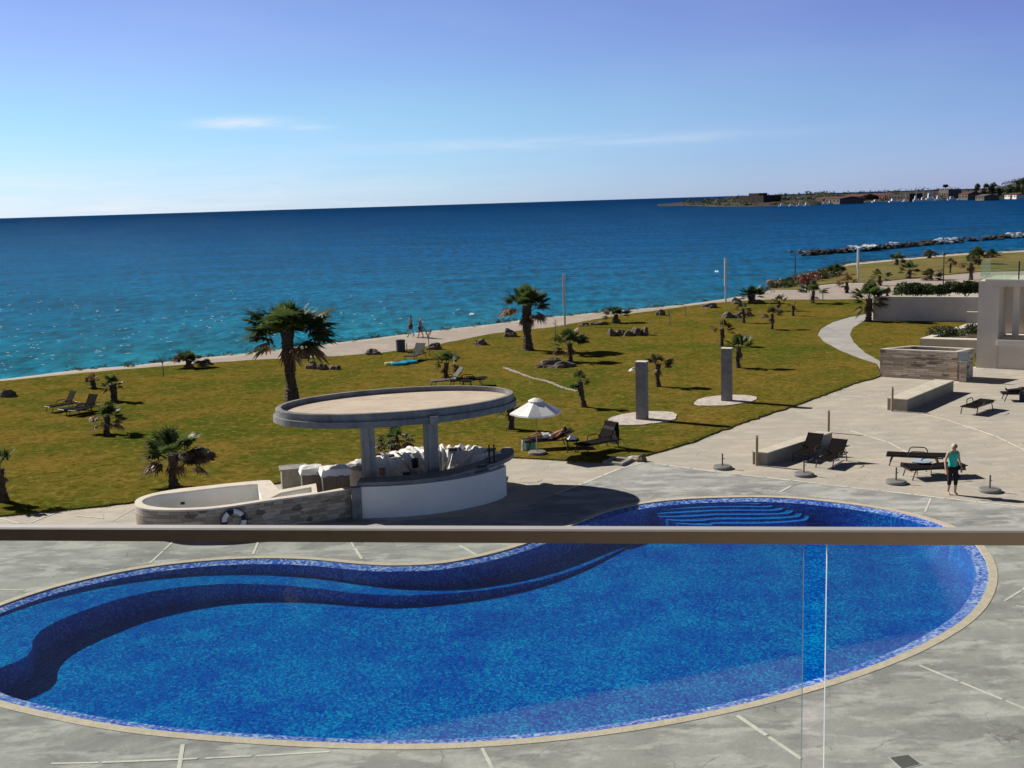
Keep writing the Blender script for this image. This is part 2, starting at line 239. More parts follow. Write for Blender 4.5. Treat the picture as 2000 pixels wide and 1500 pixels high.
# ------------------------------------------------------------------ mesh helpers
def tag(o, label=None, cat=None, group=None, kind=None):
    if label: o['label'] = label
    if cat: o['category'] = cat
    if group: o['group'] = group
    if kind: o['kind'] = kind
    return o
def E_(name, loc=(0, 0, 0), rz=0.0, label=None, cat=None, group=None):
    o = bpy.data.objects.new(name, None); col.objects.link(o); o.location = loc; o.rotation_euler = (0, 0, rz); o.empty_display_size = .2
    return tag(o, label, cat, group)
class MB:
    def __init__(s): s.v = []; s.f = []; s.m = []
    def add(s, vs, fs, mi=0):
        k = len(s.v); s.v += [tuple(x) for x in vs]; s.f += [tuple(i+k for i in f) for f in fs]; s.m += [mi]*len(fs); return s
    def box(s, c, d, rz=0, mi=0, tilt=None):
        x, y, z = d[0]/2, d[1]/2, d[2]/2
        vs = [Vector((a, b, e)) for a in (-x, x) for b in (-y, y) for e in (-z, z)]
        mt = Matrix.Rotation(rz, 3, 'Z')
        if tilt: mt = mt @ Matrix.Rotation(tilt, 3, 'Y')
        return s.add([mt@v+Vector(c) for v in vs], [(0, 1, 3, 2), (4, 6, 7, 5), (0, 4, 5, 1), (2, 3, 7, 6), (0, 2, 6, 4), (1, 5, 7, 3)], mi)
    def tube(s, pts, r, n=8, mi=0, cap=True):
        pts = [Vector(p) for p in pts]; rs = r if isinstance(r, (list, tuple)) else [r]*len(pts)
        vs = []; up = None
        for i, p in enumerate(pts):
            d = (pts[min(i+1, len(pts)-1)]-pts[max(i-1, 0)]).normalized()
            a = up if up is not None else (Vector((0, 0, 1)) if abs(d.z) < .9 else Vector((1, 0, 0)))
            x = (a-d*a.dot(d)).normalized(); y = d.cross(x); up = x
            for k in range(n):
                an = 2*math.pi*k/n; vs.append(p+(x*math.cos(an)+y*math.sin(an))*rs[i])
        fs = [(i*n+k, i*n+(k+1) % n, (i+1)*n+(k+1) % n, (i+1)*n+k) for i in range(len(pts)-1) for k in range(n)]
        if cap: fs += [tuple(range(n))[::-1], tuple((len(pts)-1)*n+k for k in range(n))]
        return s.add(vs, fs, mi)
    def lathe(s, c, prof, n=24, mi=0, sx=1, sy=1):
        vs = []; c = Vector(c)
        for r, z in prof:
            for k in range(n): a = 2*math.pi*k/n; vs.append(c+Vector((r*sx*math.cos(a), r*sy*math.sin(a), z)))
        L = len(prof); fs = [(i*n+k, i*n+(k+1) % n, (i+1)*n+(k+1) % n, (i+1)*n+k) for i in range(L-1) for k in range(n)]
        if prof[0][0] > 1e-5: fs.append(tuple(range(n))[::-1])
        if prof[-1][0] > 1e-5: fs.append(tuple((L-1)*n+k for k in range(n)))
        return s.add(vs, fs, mi)
    def prism(s, poly, z0, z1, holes=(), mi=0, bottom=True, side_mi=None):
        loops = [[Vector((p[0], p[1], 0)) for p in poly]]+[[Vector((p[0], p[1], 0)) for p in h] for h in holes]
        flatp = [p for l in loops for p in l]; tr = tessellate_polygon(loops); n = len(flatp)
        top = []
        for a in tr:
            nn = (flatp[a[1]]-flatp[a[0]]).cross(flatp[a[2]]-flatp[a[0]]).z
            if abs(nn) < 1e-9: continue
            top.append(tuple(a) if nn > 0 else tuple(reversed(a)))
        s.add([(p.x, p.y, z1) for p in flatp], top, mi)
        if z0 is None: return s
        k = 0; sm = mi if side_mi is None else side_mi
        for l in loops:
            q = len(l); ar = sum(l[i].x*l[(i+1) % q].y-l[(i+1) % q].x*l[i].y for i in range(q))
            vs = [(p.x, p.y, z0) for p in l]+[(p.x, p.y, z1) for p in l]
            ccw = (ar > 0) == (k == 0)
            s.add(vs, [((i, (i+1) % q, q+(i+1) % q, q+i) if ccw else (q+i, q+(i+1) % q, (i+1) % q, i)) for i in range(q)], sm); k += 1
        if bottom: s.add([(p.x, p.y, z0) for p in flatp], [tuple(reversed(f)) for f in top], mi)
        return s
    def ring(s, a, za, b, zb, mi=0):
        n = len(a); return s.add([(p[0], p[1], za) for p in a]+[(p[0], p[1], zb) for p in b], [(i, (i+1) % n, n+(i+1) % n, n+i) for i in range(n)], mi)
    def rock(s, c, d, seed=0, sub=2, mi=0, rz=0, amp=.35):
        bm = bmesh.new(); bmesh.ops.create_icosphere(bm, subdivisions=sub, radius=1)
        o = Vector((seed*7.3, seed*3.1, seed*1.7)); vs = []; mt = Matrix.Rotation(rz, 3, 'Z')
        for v in bm.verts:
            q = v.co.copy(); k = 1+amp*noise.noise(q*1.1+o)*1.6+amp*.5*noise.noise(q*2.7+o)
            # planed-off faces
            q = q*k; q = Vector((round(q.x*2.6)/2.6*.35+q.x*.65, round(q.y*2.6)/2.6*.35+q.y*.65, q.z))
            q = Vector((q.x*d[0]/2, q.y*d[1]/2, max(q.z, -.35)*d[2]))
            vs.append(mt@q+Vector(c))
        fs = [tuple(v.index for v in f.verts) for f in bm.faces]; bm.free()
        return s.add(vs, fs, mi)
    def build(s, name, mats, parent=None, smooth=False, world=False):
        me = bpy.data.meshes.new(name); me.from_pydata(s.v, [], s.f)
        for m in (mats if isinstance(mats, (list, tuple)) else [mats]): me.materials.append(M[m] if isinstance(m, str) else m)
        me.polygons.foreach_set('material_index', s.m); me.update()
        if smooth:
            for p in me.polygons: p.use_smooth = True
            try: me.set_sharp_from_angle(angle=R(40))
            except Exception: pass
        o = bpy.data.objects.new(name, me); col.objects.link(o)
        if parent: o.parent = parent
        return o
def mesh_origin(o, p):
    """move a top-level mesh's origin to p, keeping it where it is"""
    p = Vector(p); o.data.transform(Matrix.Translation(-p)); o.location = p; return o
def smoothc(pts, n, closed=False):
    pts = [Vector(p) for p in pts]; L = len(pts); outp = []
    for i in range(L if closed else L-1):
        if closed: a, b, c, d = pts[i-1], pts[i], pts[(i+1) % L], pts[(i+2) % L]
        else: a, b, c, d = pts[max(i-1, 0)], pts[i], pts[i+1], pts[min(i+2, L-1)]
        for k in range(n):
            u = k/n; outp.append(.5*((2*b)+(c-a)*u+(2*a-5*b+4*c-d)*u*u+(3*b-a-3*c+d)*u**3))
    if not closed: outp.append(pts[-1])
    return outp
def offset(pts, d):
    n = len(pts); o = []
    for i in range(n):
        t_ = (pts[(i+1) % n]-pts[i-1]); t_.z = 0; t_.normalize(); o.append(pts[i]+Vector((t_.y, -t_.x, 0))*d)
    return o
def ccw(pts):
    n = len(pts); a = sum(pts[i].x*pts[(i+1) % n].y-pts[(i+1) % n].x*pts[i].y for i in range(n)); return pts if a > 0 else pts[::-1]
def PX(l, z=0): return [G(x, y, z) for x, y in l]
def strip(pts, w):
    """polygon of a strip of width w round a centre line"""
    L, Rr = [], []
    for i, p in enumerate(pts):
        d = (pts[min(i+1, len(pts)-1)]-pts[max(i-1, 0)]); d.z = 0; d.normalize(); nrm = Vector((d.y, -d.x, 0))*w/2
        L.append(p-nrm); Rr.append(p+nrm)
    return L+Rr[::-1]
rnd = random.Random(11)

# ================================================================== SETTING
poolpx = [(-95, 1260), (-60, 1215), (0, 1184), (100, 1150), (200, 1125), (300, 1107), (400, 1096), (500, 1091), (600, 1093), (690, 1101), (760, 1105), (850, 1102), (920, 1091), (980, 1077), (1040, 1058), (1090, 1038), (1140, 1017), (1190, 998), (1250, 985), (1330, 976), (1430, 972), (1530, 973), (1640, 983), (1740, 998), (1820, 1018), (1872, 1040), (1910, 1070), (1930, 1112), (1922, 1160), (1885, 1207), (1805, 1257), (1700, 1302), (1560, 1347), (1400, 1387), (1200, 1423), (1000, 1445), (800, 1454), (600, 1449), (400, 1436), (250, 1420), (120, 1397), (0, 1368), (-60, 1338), (-98, 1300)]
pool = ccw(smoothc(PX(poolpx), 5, True))
pool_in = offset(pool, -.30)       # inner edge of the sloping mosaic rim
pool_out = offset(pool, .21)       # outer edge of the coping
coast = PX([(-300, 772), (-120, 754), (0, 741), (200, 719), (400, 700), (500, 688), (600, 676), (700, 664), (850, 645), (960, 633), (1100, 617), (1300, 598), (1420, 583), (1480, 574), (1515, 560), (1545, 546), (1575, 534), (1610, 527), (1660, 515), (1750, 506), (1880, 495), (2000, 489), (2150, 480)])
coast = smoothc(coast, 4)
for i, p in enumerate(coast):
    p.x += .5*noise.noise(p*.25); p.y += .9*noise.noise(p*.2+Vector((9, 0, 0)))
land = [Vector((-80, -12, 0))]+[Vector((-80, coast[0].y-14, 0))]+coast+[Vector((420, coast[-1].y+90, 0)), Vector((420, -12, 0))]
gm = MB(); gm.prism(land[::-1], None, 0.0, holes=[[p for p in pool_out]])
tag(gm.build('ground', 'deck'), kind='structure')
# coastal bank down to the sea
bk = MB(); cs = [land[1]]+coast+[land[-2]]; vs = []
for i, p in enumerate(cs):
    d = (cs[min(i+1, len(cs)-1)]-cs[max(i-1, 0)]).normalized(); nn = Vector((-d.y, d.x, 0))
    for k, (o_, z) in enumerate(((0, 0), (.5, -.5), (1.3, -1.3), (2.6, -2.2), (4.5, -3.4))):
        j = noise.noise(p*.5+Vector((k*5, 0, 0)))*.7 if k else 0
        vs.append(p+nn*(o_+j)+Vector((0, 0, z+j*.4)))
n5 = 5; bk.add(vs, [(i*n5+k, i*n5+k+1, (i+1)*n5+k+1, (i+1)*n5+k) for i in range(len(cs)-1) for k in range(4)])
tag(bk.build('shore_bank', 'bank'), kind='structure')
# sea: one sheet out past the horizon
def seamat():
    m, t, p = newmat('sea_water'); tc = N(t, 'ShaderNodeTexCoord')
    # shallows: distance along the coast normal (coast line runs roughly along a straight line)
    a, b = coast[8], coast[44]; d = (b-a).normalized(); nn = Vector((-d.y, d.x, 0))
    sp = N(t, 'ShaderNodeSeparateXYZ'); t.links.new(tc.outputs['Object'], sp.inputs[0])
    dist = mth(t, 'SUBTRACT', mth(t, 'ADD', mth(t, 'MULTIPLY', sp.outputs[0], nn.x), mth(t, 'MULTIPLY', sp.outputs[1], nn.y)), a.dot(nn))
    mp0 = N(t, 'ShaderNodeMapping'); mp0.inputs['Rotation'].default_value = (0, 0, -math.atan2(d.y, d.x)); mp0.inputs['Scale'].default_value = (.010, .028, 1); t.links.new(tc.outputs['Object'], mp0.inputs[0])
    n0 = N(t, 'ShaderNodeTexNoise', Scale=1.0, Detail=7.0, Roughness=.62, Distortion=.4); t.links.new(mp0.outputs[0], n0.inputs['Vector'])
    along = mth(t, 'ADD', mth(t, 'MULTIPLY', sp.outputs[0], d.x), mth(t, 'MULTIPLY', sp.outputs[1], d.y))
    dd = mth(t, 'ADD', dist, mth(t, 'MULTIPLY', mth(t, 'SUBTRACT', n0.outputs[0], .5), 60.0))
    dd = mth(t, 'ADD', dd, mth(t, 'MULTIPLY', mth(t, 'MAXIMUM', mth(t, 'SUBTRACT', along, 55.0), 0.0), .9))
    fac = mth(t, 'DIVIDE', mth(t, 'LOGARITHM', mth(t, 'MAXIMUM', mth(t, 'ADD', dd, 25.0), 8.0), 10.0), 4.0)
    rp = N(t, 'ShaderNodeValToRGB'); cr = rp.color_ramp
    st = [(.26, (.03, .34, .36)), (.40, (.012, .235, .34)), (.51, (.005, .145, .32)), (.60, (.003, .095, .28)), (.74, (.002, .055, .19)), (.95, (.001, .026, .10))]
    while len(cr.elements) < len(st): cr.elements.new(.5)
    for i, (q, c) in enumerate(st): cr.elements[i].position = q; cr.elements[i].color = (*c, 1)
    t.links.new(fac, rp.inputs[0])
    # small chop pattern in tone
    mp1 = N(t, 'ShaderNodeMapping'); mp1.inputs['Scale'].default_value = (.85, .33, 1); mp1.inputs['Rotation'].default_value = (0, 0, R(-12)); t.links.new(tc.outputs['Object'], mp1.inputs[0])
    n1 = N(t, 'ShaderNodeTexNoise', Scale=1.0, Detail=8.0, Roughness=.7); t.links.new(mp1.outputs[0], n1.inputs['Vector'])
    mr = N(t, 'ShaderNodeMapRange'); mr.inputs[1].default_value = .38; mr.inputs[2].default_value = .64; mr.inputs[3].default_value = .42; mr.inputs[4].default_value = 1.5; t.links.new(n1.outputs[0], mr.inputs[0])
    mx = N(t, 'ShaderNodeMix'); mx.data_type = 'RGBA'; mx.blend_type = 'MULTIPLY'; mx.inputs['Factor'].default_value = 1; t.links.new(rp.outputs[0], mx.inputs['A']); t.links.new(mr.outputs[0], mx.inputs['B'])
    mp4 = N(t, 'ShaderNodeMapping'); mp4.inputs['Scale'].default_value = (.03, .13, 1); mp4.inputs['Rotation'].default_value = (0, 0, R(-9)); t.links.new(tc.outputs['Object'], mp4.inputs[0])
    n4 = N(t, 'ShaderNodeTexNoise', Scale=1.0, Detail=6.0, Roughness=.65); t.links.new(mp4.outputs[0], n4.inputs['Vector'])
    mr4 = N(t, 'ShaderNodeMapRange'); mr4.inputs[1].default_value = .35; mr4.inputs[2].default_value = .65; mr4.inputs[3].default_value = .68; mr4.inputs[4].default_value = 1.3; t.links.new(n4.outputs[0], mr4.inputs[0])
    mx4 = N(t, 'ShaderNodeMix'); mx4.data_type = 'RGBA'; mx4.blend_type = 'MULTIPLY'; mx4.inputs['Factor'].default_value = 1; t.links.new(mx.outputs['Result'], mx4.inputs['A']); t.links.new(mr4.outputs[0], mx4.inputs['B']); mx = mx4
    df = N(t, 'ShaderNodeBsdfDiffuse'); t.links.new(mx.outputs['Result'], df.inputs[0])
    gl = N(t, 'ShaderNodeBsdfGlossy', Roughness=.24); gl.inputs[0].default_value = (.25, .7, 1, 1)
    mp2 = N(t, 'ShaderNodeMapping'); mp2.inputs['Scale'].default_value = (.55, 1.1, 1); mp2.inputs['Rotation'].default_value = (0, 0, R(-12)); t.links.new(tc.outputs['Object'], mp2.inputs[0])
    n2 = N(t, 'ShaderNodeTexNoise', Scale=1.0, Detail=9.0, Roughness=.72); t.links.new(mp2.outputs[0], n2.inputs['Vector'])
    bp = N(t, 'ShaderNodeBump', Strength=1.0, Distance=.9); t.links.new(n2.outputs[0], bp.inputs['Height'])
    for s_ in (gl, df): t.links.new(bp.outputs[0], s_.inputs['Normal'])
    ms = N(t, 'ShaderNodeMixShader'); ms.inputs[0].default_value = .045
    t.links.new(df.outputs[0], ms.inputs[1]); t.links.new(gl.outputs[0], ms.inputs[2])
    g2 = N(t, 'ShaderNodeBsdfGlossy', Roughness=.09); g2.inputs[0].default_value = (.5, .8, 1, 1); b2 = N(t, 'ShaderNodeBump', Strength=1.0, Distance=1.6); mp5 = N(t, 'ShaderNodeMapping'); mp5.inputs['Scale'].default_value = (1.3, 1.6, 1); t.links.new(tc.outputs['Object'], mp5.inputs[0])
    n5_ = N(t, 'ShaderNodeTexNoise', Scale=1.0, Detail=3.0, Roughness=.6); t.links.new(mp5.outputs[0], n5_.inputs['Vector']); t.links.new(n5_.outputs[0], b2.inputs['Height']); t.links.new(b2.outputs[0], g2.inputs['Normal'])
    m2 = N(t, 'ShaderNodeMixShader'); m2.inputs[0].default_value = .02; t.links.new(ms.outputs[0], m2.inputs[1]); t.links.new(g2.outputs[0], m2.inputs[2]); t.links.new(m2.outputs[0], t.nodes['Material Output'].inputs[0])
    return m
M['sea'] = seamat()
SZ = -2.5
sm = MB(); ys = [20, 60, 120, 250, 600, 1500, 4000, 12000, 30000, 60000]
for a, b in zip(ys, ys[1:]): sm.add([(-b*1.2, a, SZ), (b*1.2, a, SZ), (b*1.2, b, SZ), (-b*1.2, b, SZ)], [(0, 1, 2, 3)]) if False else None
sm.add([(-60000, 10, SZ), (60000, 10, SZ), (60000, 70000, SZ), (-60000, 70000, SZ)], [(0, 1, 2, 3)])
tag(sm.build('sea', 'sea'), kind='structure')
# grey deck zone round the pool
ringpx = smoothc(PX([(1040, 985), (1085, 966), (1140, 945), (1215, 914), (1262, 903), (1330, 911), (1400, 922), (1500, 935), (1600, 945), (1720, 958), (1850, 974), (2000, 990), (2150, 1008)]), 4)
ringpoly = [Vector((-35, -8, 0)), Vector((-35, 34, 0)), G(-200, 1032), G(40, 1022), G(262, 1040), G(500, 1010), G(980, 1010)]+ringpx+[Vector((40, ringpx[-1].y, 0)), Vector((40, -8, 0))]
rm = MB(); rm.prism(ringpoly[::-1], None, .004, holes=[pool_out]); tag(rm.build('pool_deck', 'ring'), kind='structure')
# coping and rim
cm = MB(); n = len(pool)
cm.ring(pool_out, 0.0, pool_out, .014); cm.ring(pool_out, .014, pool, .014); cm.ring(pool, .014, pool, -.02)
tag(cm.build('pool_coping', 'coping'), kind='structure')
wm = MB(); wm.ring(pool, -.012, pool_in, -.06, 0); wm.ring(pool_in, -.06, pool_in, -.74, 1)
wm.prism(offset(pool_in, .05), None, -.74, mi=1)
def shelf(curve, closure, z, z0=-1.3): wm.prism(ccw(curve+closure), z0, z, mi=1, bottom=False)
def zsh(x): return -.14-.0365*(x+12.0)          # the ledge slopes down towards the right
def GS(l):
    o = []
    for x, y in l:
        z = -.3
        for _ in range(5): z = zsh(G(x, y, z).x)
        o.append(G(x, y, z))
    return o
sc_ = smoothc(GS([(-50, 1325), (0, 1304), (45, 1286), (62, 1268), (64, 1252), (80, 1232), (112, 1213), (170, 1190), (250, 1165), (350, 1147), (450, 1140), (550, 1143), (640, 1152), (700, 1159), (770, 1163), (860, 1160), (950, 1152), (1050, 1134), (1130, 1110), (1188, 1085), (1228, 1066), (1262, 1048), (1290, 1030)]), 5)
k0 = len(wm.v)
shelf(sc_, PX([(1290, 985), (1220, 990), (1130, 1012), (1085, 1030), (1040, 1050), (980, 1068), (920, 1082), (850, 1093), (760, 1096), (690, 1092), (600, 1084), (500, 1082), (400, 1086), (300, 1098), (200, 1115), (100, 1140), (0, 1172), (-65, 1205), (-105, 1260), (-105, 1300)]), 0)
wm.v[k0:] = [(v[0], v[1], zsh(v[0]) if v[2] > -.5 else v[2]) for v in wm.v[k0:]]
for k in range(6):
    z = -.10-.060*k
    lx, ly = [(1264, 991), (1270, 997), (1279, 1003), (1291, 1009.5), (1306, 1016), (1326, 1023)][k]
    my = [984, 990.5, 998, 1006, 1014.5, 1023][k]; ex, ey = [(1492, 981), (1512, 987), (1530, 993.5), (1548, 1000), (1564, 1007), (1578, 1014)][k]
    c = smoothc(PX([(lx-14, ly-9), (lx, ly), (lx+60, my+3), (1400, my), ((1400+ex)/2+10, my-.5), (ex-12, ey+3.5), (ex, ey-1), (ex+2, ey-6)], z), 5)
    shelf(c, PX([(ex+2, 950), (lx-14, 950)], 0), z)
    ci = [q+Vector((0, .11, 0)) for q in c]; nl = len(c); wm.add([(q.x, q.y, z+.004) for q in c]+[(q.x, q.y, z+.004) for q in ci], [(i, i+1, nl+i+1, nl+i) for i in range(3, nl-4)], 2)  # pale nosing strips that paint in the lit tread edges
M['nosing'] = mosaic('step_nosing_lit', .04, [(.5, .20, .55), (.7, .28, .68), (.6, .22, .6), (.8, .32, .7)])
tag(wm.build('pool_basin', ['rimtile', 'tile', 'nosing']), kind='structure')
def watermat():
    m, t, p = newmat('pool_water'); t.nodes.remove(p); tc = N(t, 'ShaderNodeTexCoord')
    tr = N(t, 'ShaderNodeBsdfTransparent'); tr.inputs[0].default_value = (.16, .88, 1, 1)
    gl = N(t, 'ShaderNodeBsdfGlossy', Roughness=.03)
    nz = N(t, 'ShaderNodeTexNoise', Scale=2.2, Detail=3.0); t.links.new(tc.outputs['Object'], nz.inputs['Vector'])
    bp = N(t, 'ShaderNodeBump', Strength=.25, Distance=.05); t.links.new(nz.outputs[0], bp.inputs['Height']); t.links.new(bp.outputs[0], gl.inputs['Normal'])
    ms = N(t, 'ShaderNodeMixShader'); t.links.new(fres(t), ms.inputs[0]); t.links.new(tr.outputs[0], ms.inputs[1]); t.links.new(gl.outputs[0], ms.inputs[2])
    t.links.new(ms.outputs[0], t.nodes['Material Output'].inputs['Surface'])
    return m
M['water'] = watermat()
pw = MB(); pw.prism(offset(pool_in, .12), None, -.062); tag(pw.build('pool_water', 'water'), kind='structure')

# lawn and paths
def ragged(pts, amp=.12, step=.5, s=3.0):
    o = []
    for i in range(len(pts)-1):
        a, b = pts[i], pts[i+1]; L = (b-a).length; k = max(1, int(L/step))
        for j in range(k):
            p = a.lerp(b, j/k); o.append(p+Vector((noise.noise(p*s), noise.noise(p*s+Vector((50, 0, 0))), 0))*amp)
    o.append(pts[-1]); return o
near_edge = PX([(-200, 1030), (0, 1009), (100, 1000), (200, 990), (300, 978), (420, 965), (540, 945), (640, 925), (760, 905), (900, 893), (1000, 895), (1100, 901), (1180, 905), (1262, 891), (1350, 865), (1450, 827), (1560, 791), (1660, 753), (1712, 738)])
near_edge = ragged(near_edge, .16, .35)
far_edge = PX([(-200, 765), (0, 746), (170, 729), (350, 714), (500, 704), (600, 700), (700, 694), (765, 688), (850, 675), (960, 653), (1080, 640), (1200, 618), (1300, 605), (1380, 594), (1440, 589), (1500, 586), (1560, 586), (1640, 586), (1702, 584)])
lawnpoly = near_edge+[G(1720, 735), G(1712, 712)]+ragged(PX([(1712, 712), (1680, 702), (1640, 686), (1608, 668), (1596, 655), (1602, 643), (1625, 630), (1660, 620), (1695, 613)]), .05, .6)+[G(1702, 606), G(1702, 584)]+ragged(far_edge[::-1], .2, .7)
lm = MB(); lm.prism(ccw(lawnpoly), 0.0, .055, bottom=False); tag(lm.build('lawn', 'lawn'), kind='structure')
lawn2 = ragged(PX([(1718, 706), (1690, 690), (1668, 670), (1660, 655), (1665, 642), (1682, 631), (1697, 626)]), .05, .6)+PX([(1790, 628), (1885, 629), (1905, 640), (1905, 716), (1730, 716)])
lm = MB(); lm.prism(ccw(lawn2), 0.0, .05, bottom=False); tag(lm.build('side_lawn', 'lawn'), kind='structure')
prom = smoothc(PX([(-200, 765), (0, 746), (170, 729), (350, 714), (500, 704), (700, 694), (850, 675), (960, 653), (1080, 640), (1200, 618), (1300, 605), (1440, 589), (1500, 586)]), 3)
pr = [p-Vector((0, 1.0, 0)) for p in prom]+[G(1600, 588), G(1700, 588), G(1800, 577), G(1910, 560), G(2060, 545), G(2060, 532), G(1915, 532), G(1800, 543), G(1700, 553), G(1640, 556)]
cst = [p for p in coast if p.x < G(1560, 540).x and p.x > -45]
q = [p-Vector((-.1, 1.1, 0)) for p in cst][::-1]
pm = MB(); pm.prism(ccw(pr+[G(1600, 560)]+q), 0, .018, bottom=False); tag(pm.build('promenade', 'prom'), kind='structure')
park = PX([(1502, 566), (1535, 552), (1575, 538), (1610, 531), (1660, 519), (1750, 510), (1880, 499), (2000, 493), (2100, 488), (2100, 528), (1915, 531), (1800, 542), (1700, 552), (1640, 553), (1600, 557), (1560, 566)])
km = MB(); km.prism(ccw(park), 0, .07, bottom=False); tag(km.build('park_ground', 'dryland'), kind='structure')
pathc = PX([(1721, 722), (1712, 712), (1680, 702), (1640, 686), (1608, 668), (1596, 655), (1602, 643), (1625, 630), (1660, 620), (1697, 612), (1700, 626), (1682, 631), (1665, 642), (1660, 655), (1668, 670), (1690, 690), (1718, 706)])
pm = MB(); pm.prism(ccw(pathc), 0, .03, bottom=False); tag(pm.build('winding_path', 'path'), kind='structure')
# stone joint strips in the paving
js = MB()
def joint(l, w=.07, dash=True, z=.010):
    pts = PX(l); L = []
    for a, b in zip(pts, pts[1:]):
        k = max(1, int((b-a).length/.9))
        for j in range(k): L.append((a.lerp(b, j/k), a.lerp(b, (j+.93)/k)))
    for a, b in L:
        if dash and rnd.random() < .06: continue
        d = (b-a); d.normalize(); nn = Vector((d.y, -d.x, 0))*w/2*rnd.uniform(.7, 1.15)
        js.prism(ccw([a-nn, b-nn, b+nn, a+nn]), .003, z+rnd.uniform(0, .004), bottom=False)
for l in ([(345, 1052), (290, 1103)], [(508, 1050), (493, 1086)], [(680, 1050), (708, 1094)], [(860, 1045), (938, 1088)], [(1796, 1300), (2060, 1408)], [(1440, 1398), (1570, 1486)], [(942, 1462), (972, 1520)], [(357, 1455), (348, 1515)], [(1962, 1174), (2030, 1132)], [(0, 1153), (50, 1153)], [(100, 1492), (200, 1490), (400, 1482), (500, 1477), (655, 1468)], [(1545, 950), (1520, 963)], [(1818, 974), (1806, 1002)], [(1955, 1075), (2040, 1082)], [(1985, 1184), (2040, 1190)]): joint(l)
for l in ([(1085, 965), (1140, 944), (1215, 914), (1262, 903)], [(1262, 903), (1400, 922), (1600, 945), (1850, 974), (2040, 995)]): joint(smoothc([Vector((*p, 0)) for p in l], 3) and l, .10, False)
for l in ([(1640, 780), (1700, 787)], [(1615, 833), (1660, 841), (1735, 864), (1790, 893)], [(1800, 808), (1850, 820), (1945, 852), (2020, 888)], [(0, 1012), (40, 1024)], [(110, 1002), (55, 1023)], [(265, 992), (215, 1020)], [(150, 1008), (262, 1018)]): joint(l, .05)
tag(js.build('paving_joints', 'joint'), kind='structure')
# manhole circle
mh = MB(); g0 = G(1035, 937); mh.lathe((g0.x, g0.y, 0), [(.42, .002), (.42, .009), (.34, .009), (.335, .005), (.0, .006)], 28)
o = mh.build('manhole_cover', 'deck'); mesh_origin(o, g0); tag(o, 'round flush access cover in the beige paving right of the bar', 'manhole cover')

# ================================================================== VEGETATION
def frond(mb, base, az, el, L, fan, n=14, droop=.3, rs=rnd, mi=0, stem=1):
    """fan palm leaf: petiole then radiating folded fingers"""
    d = Vector((math.cos(az)*math.cos(el), math.sin(az)*math.cos(el), math.sin(el)))
    side = Vector((-math.sin(az), math.cos(az), 0)); up = side.cross(d)*-1
    if up.z < 0: up = -up
    mid = base+d*L*.55+Vector((0, 0, L*.04)); tip = base+d*L+Vector((0, 0, -L*droop*.35))
    w = .016*L+.008
    mb.add([base-side*w, base+side*w, mid+side*w*.7, mid-side*w*.7, tip+side*w*.5, tip-side*w*.5], [(0, 1, 2, 3), (3, 2, 4, 5)], stem)
    fd = (tip-mid).normalized()
    for k in range(n):
        a = (k/(n-1)-.5)*R(205); cf = rs.uniform(.8, 1.05)*(1-.22*abs(a)/R(100))
        dr = (fd*math.cos(a)+side*math.sin(a)); dr = (dr+up*.12*math.cos(a*1.5)).normalized()
        wd = fan*.085
        sv = dr.cross(up).normalized()*wd
        p1 = tip+dr*fan*.55*cf; p2 = tip+dr*fan*cf+Vector((0, 0, -fan*droop*rs.uniform(.25, .75)))
        mb.add([tip, p1-sv+up*.01, p1+sv-up*.03*fan, p2], [(0, 1, 2), (1, 3, 2)], mi)
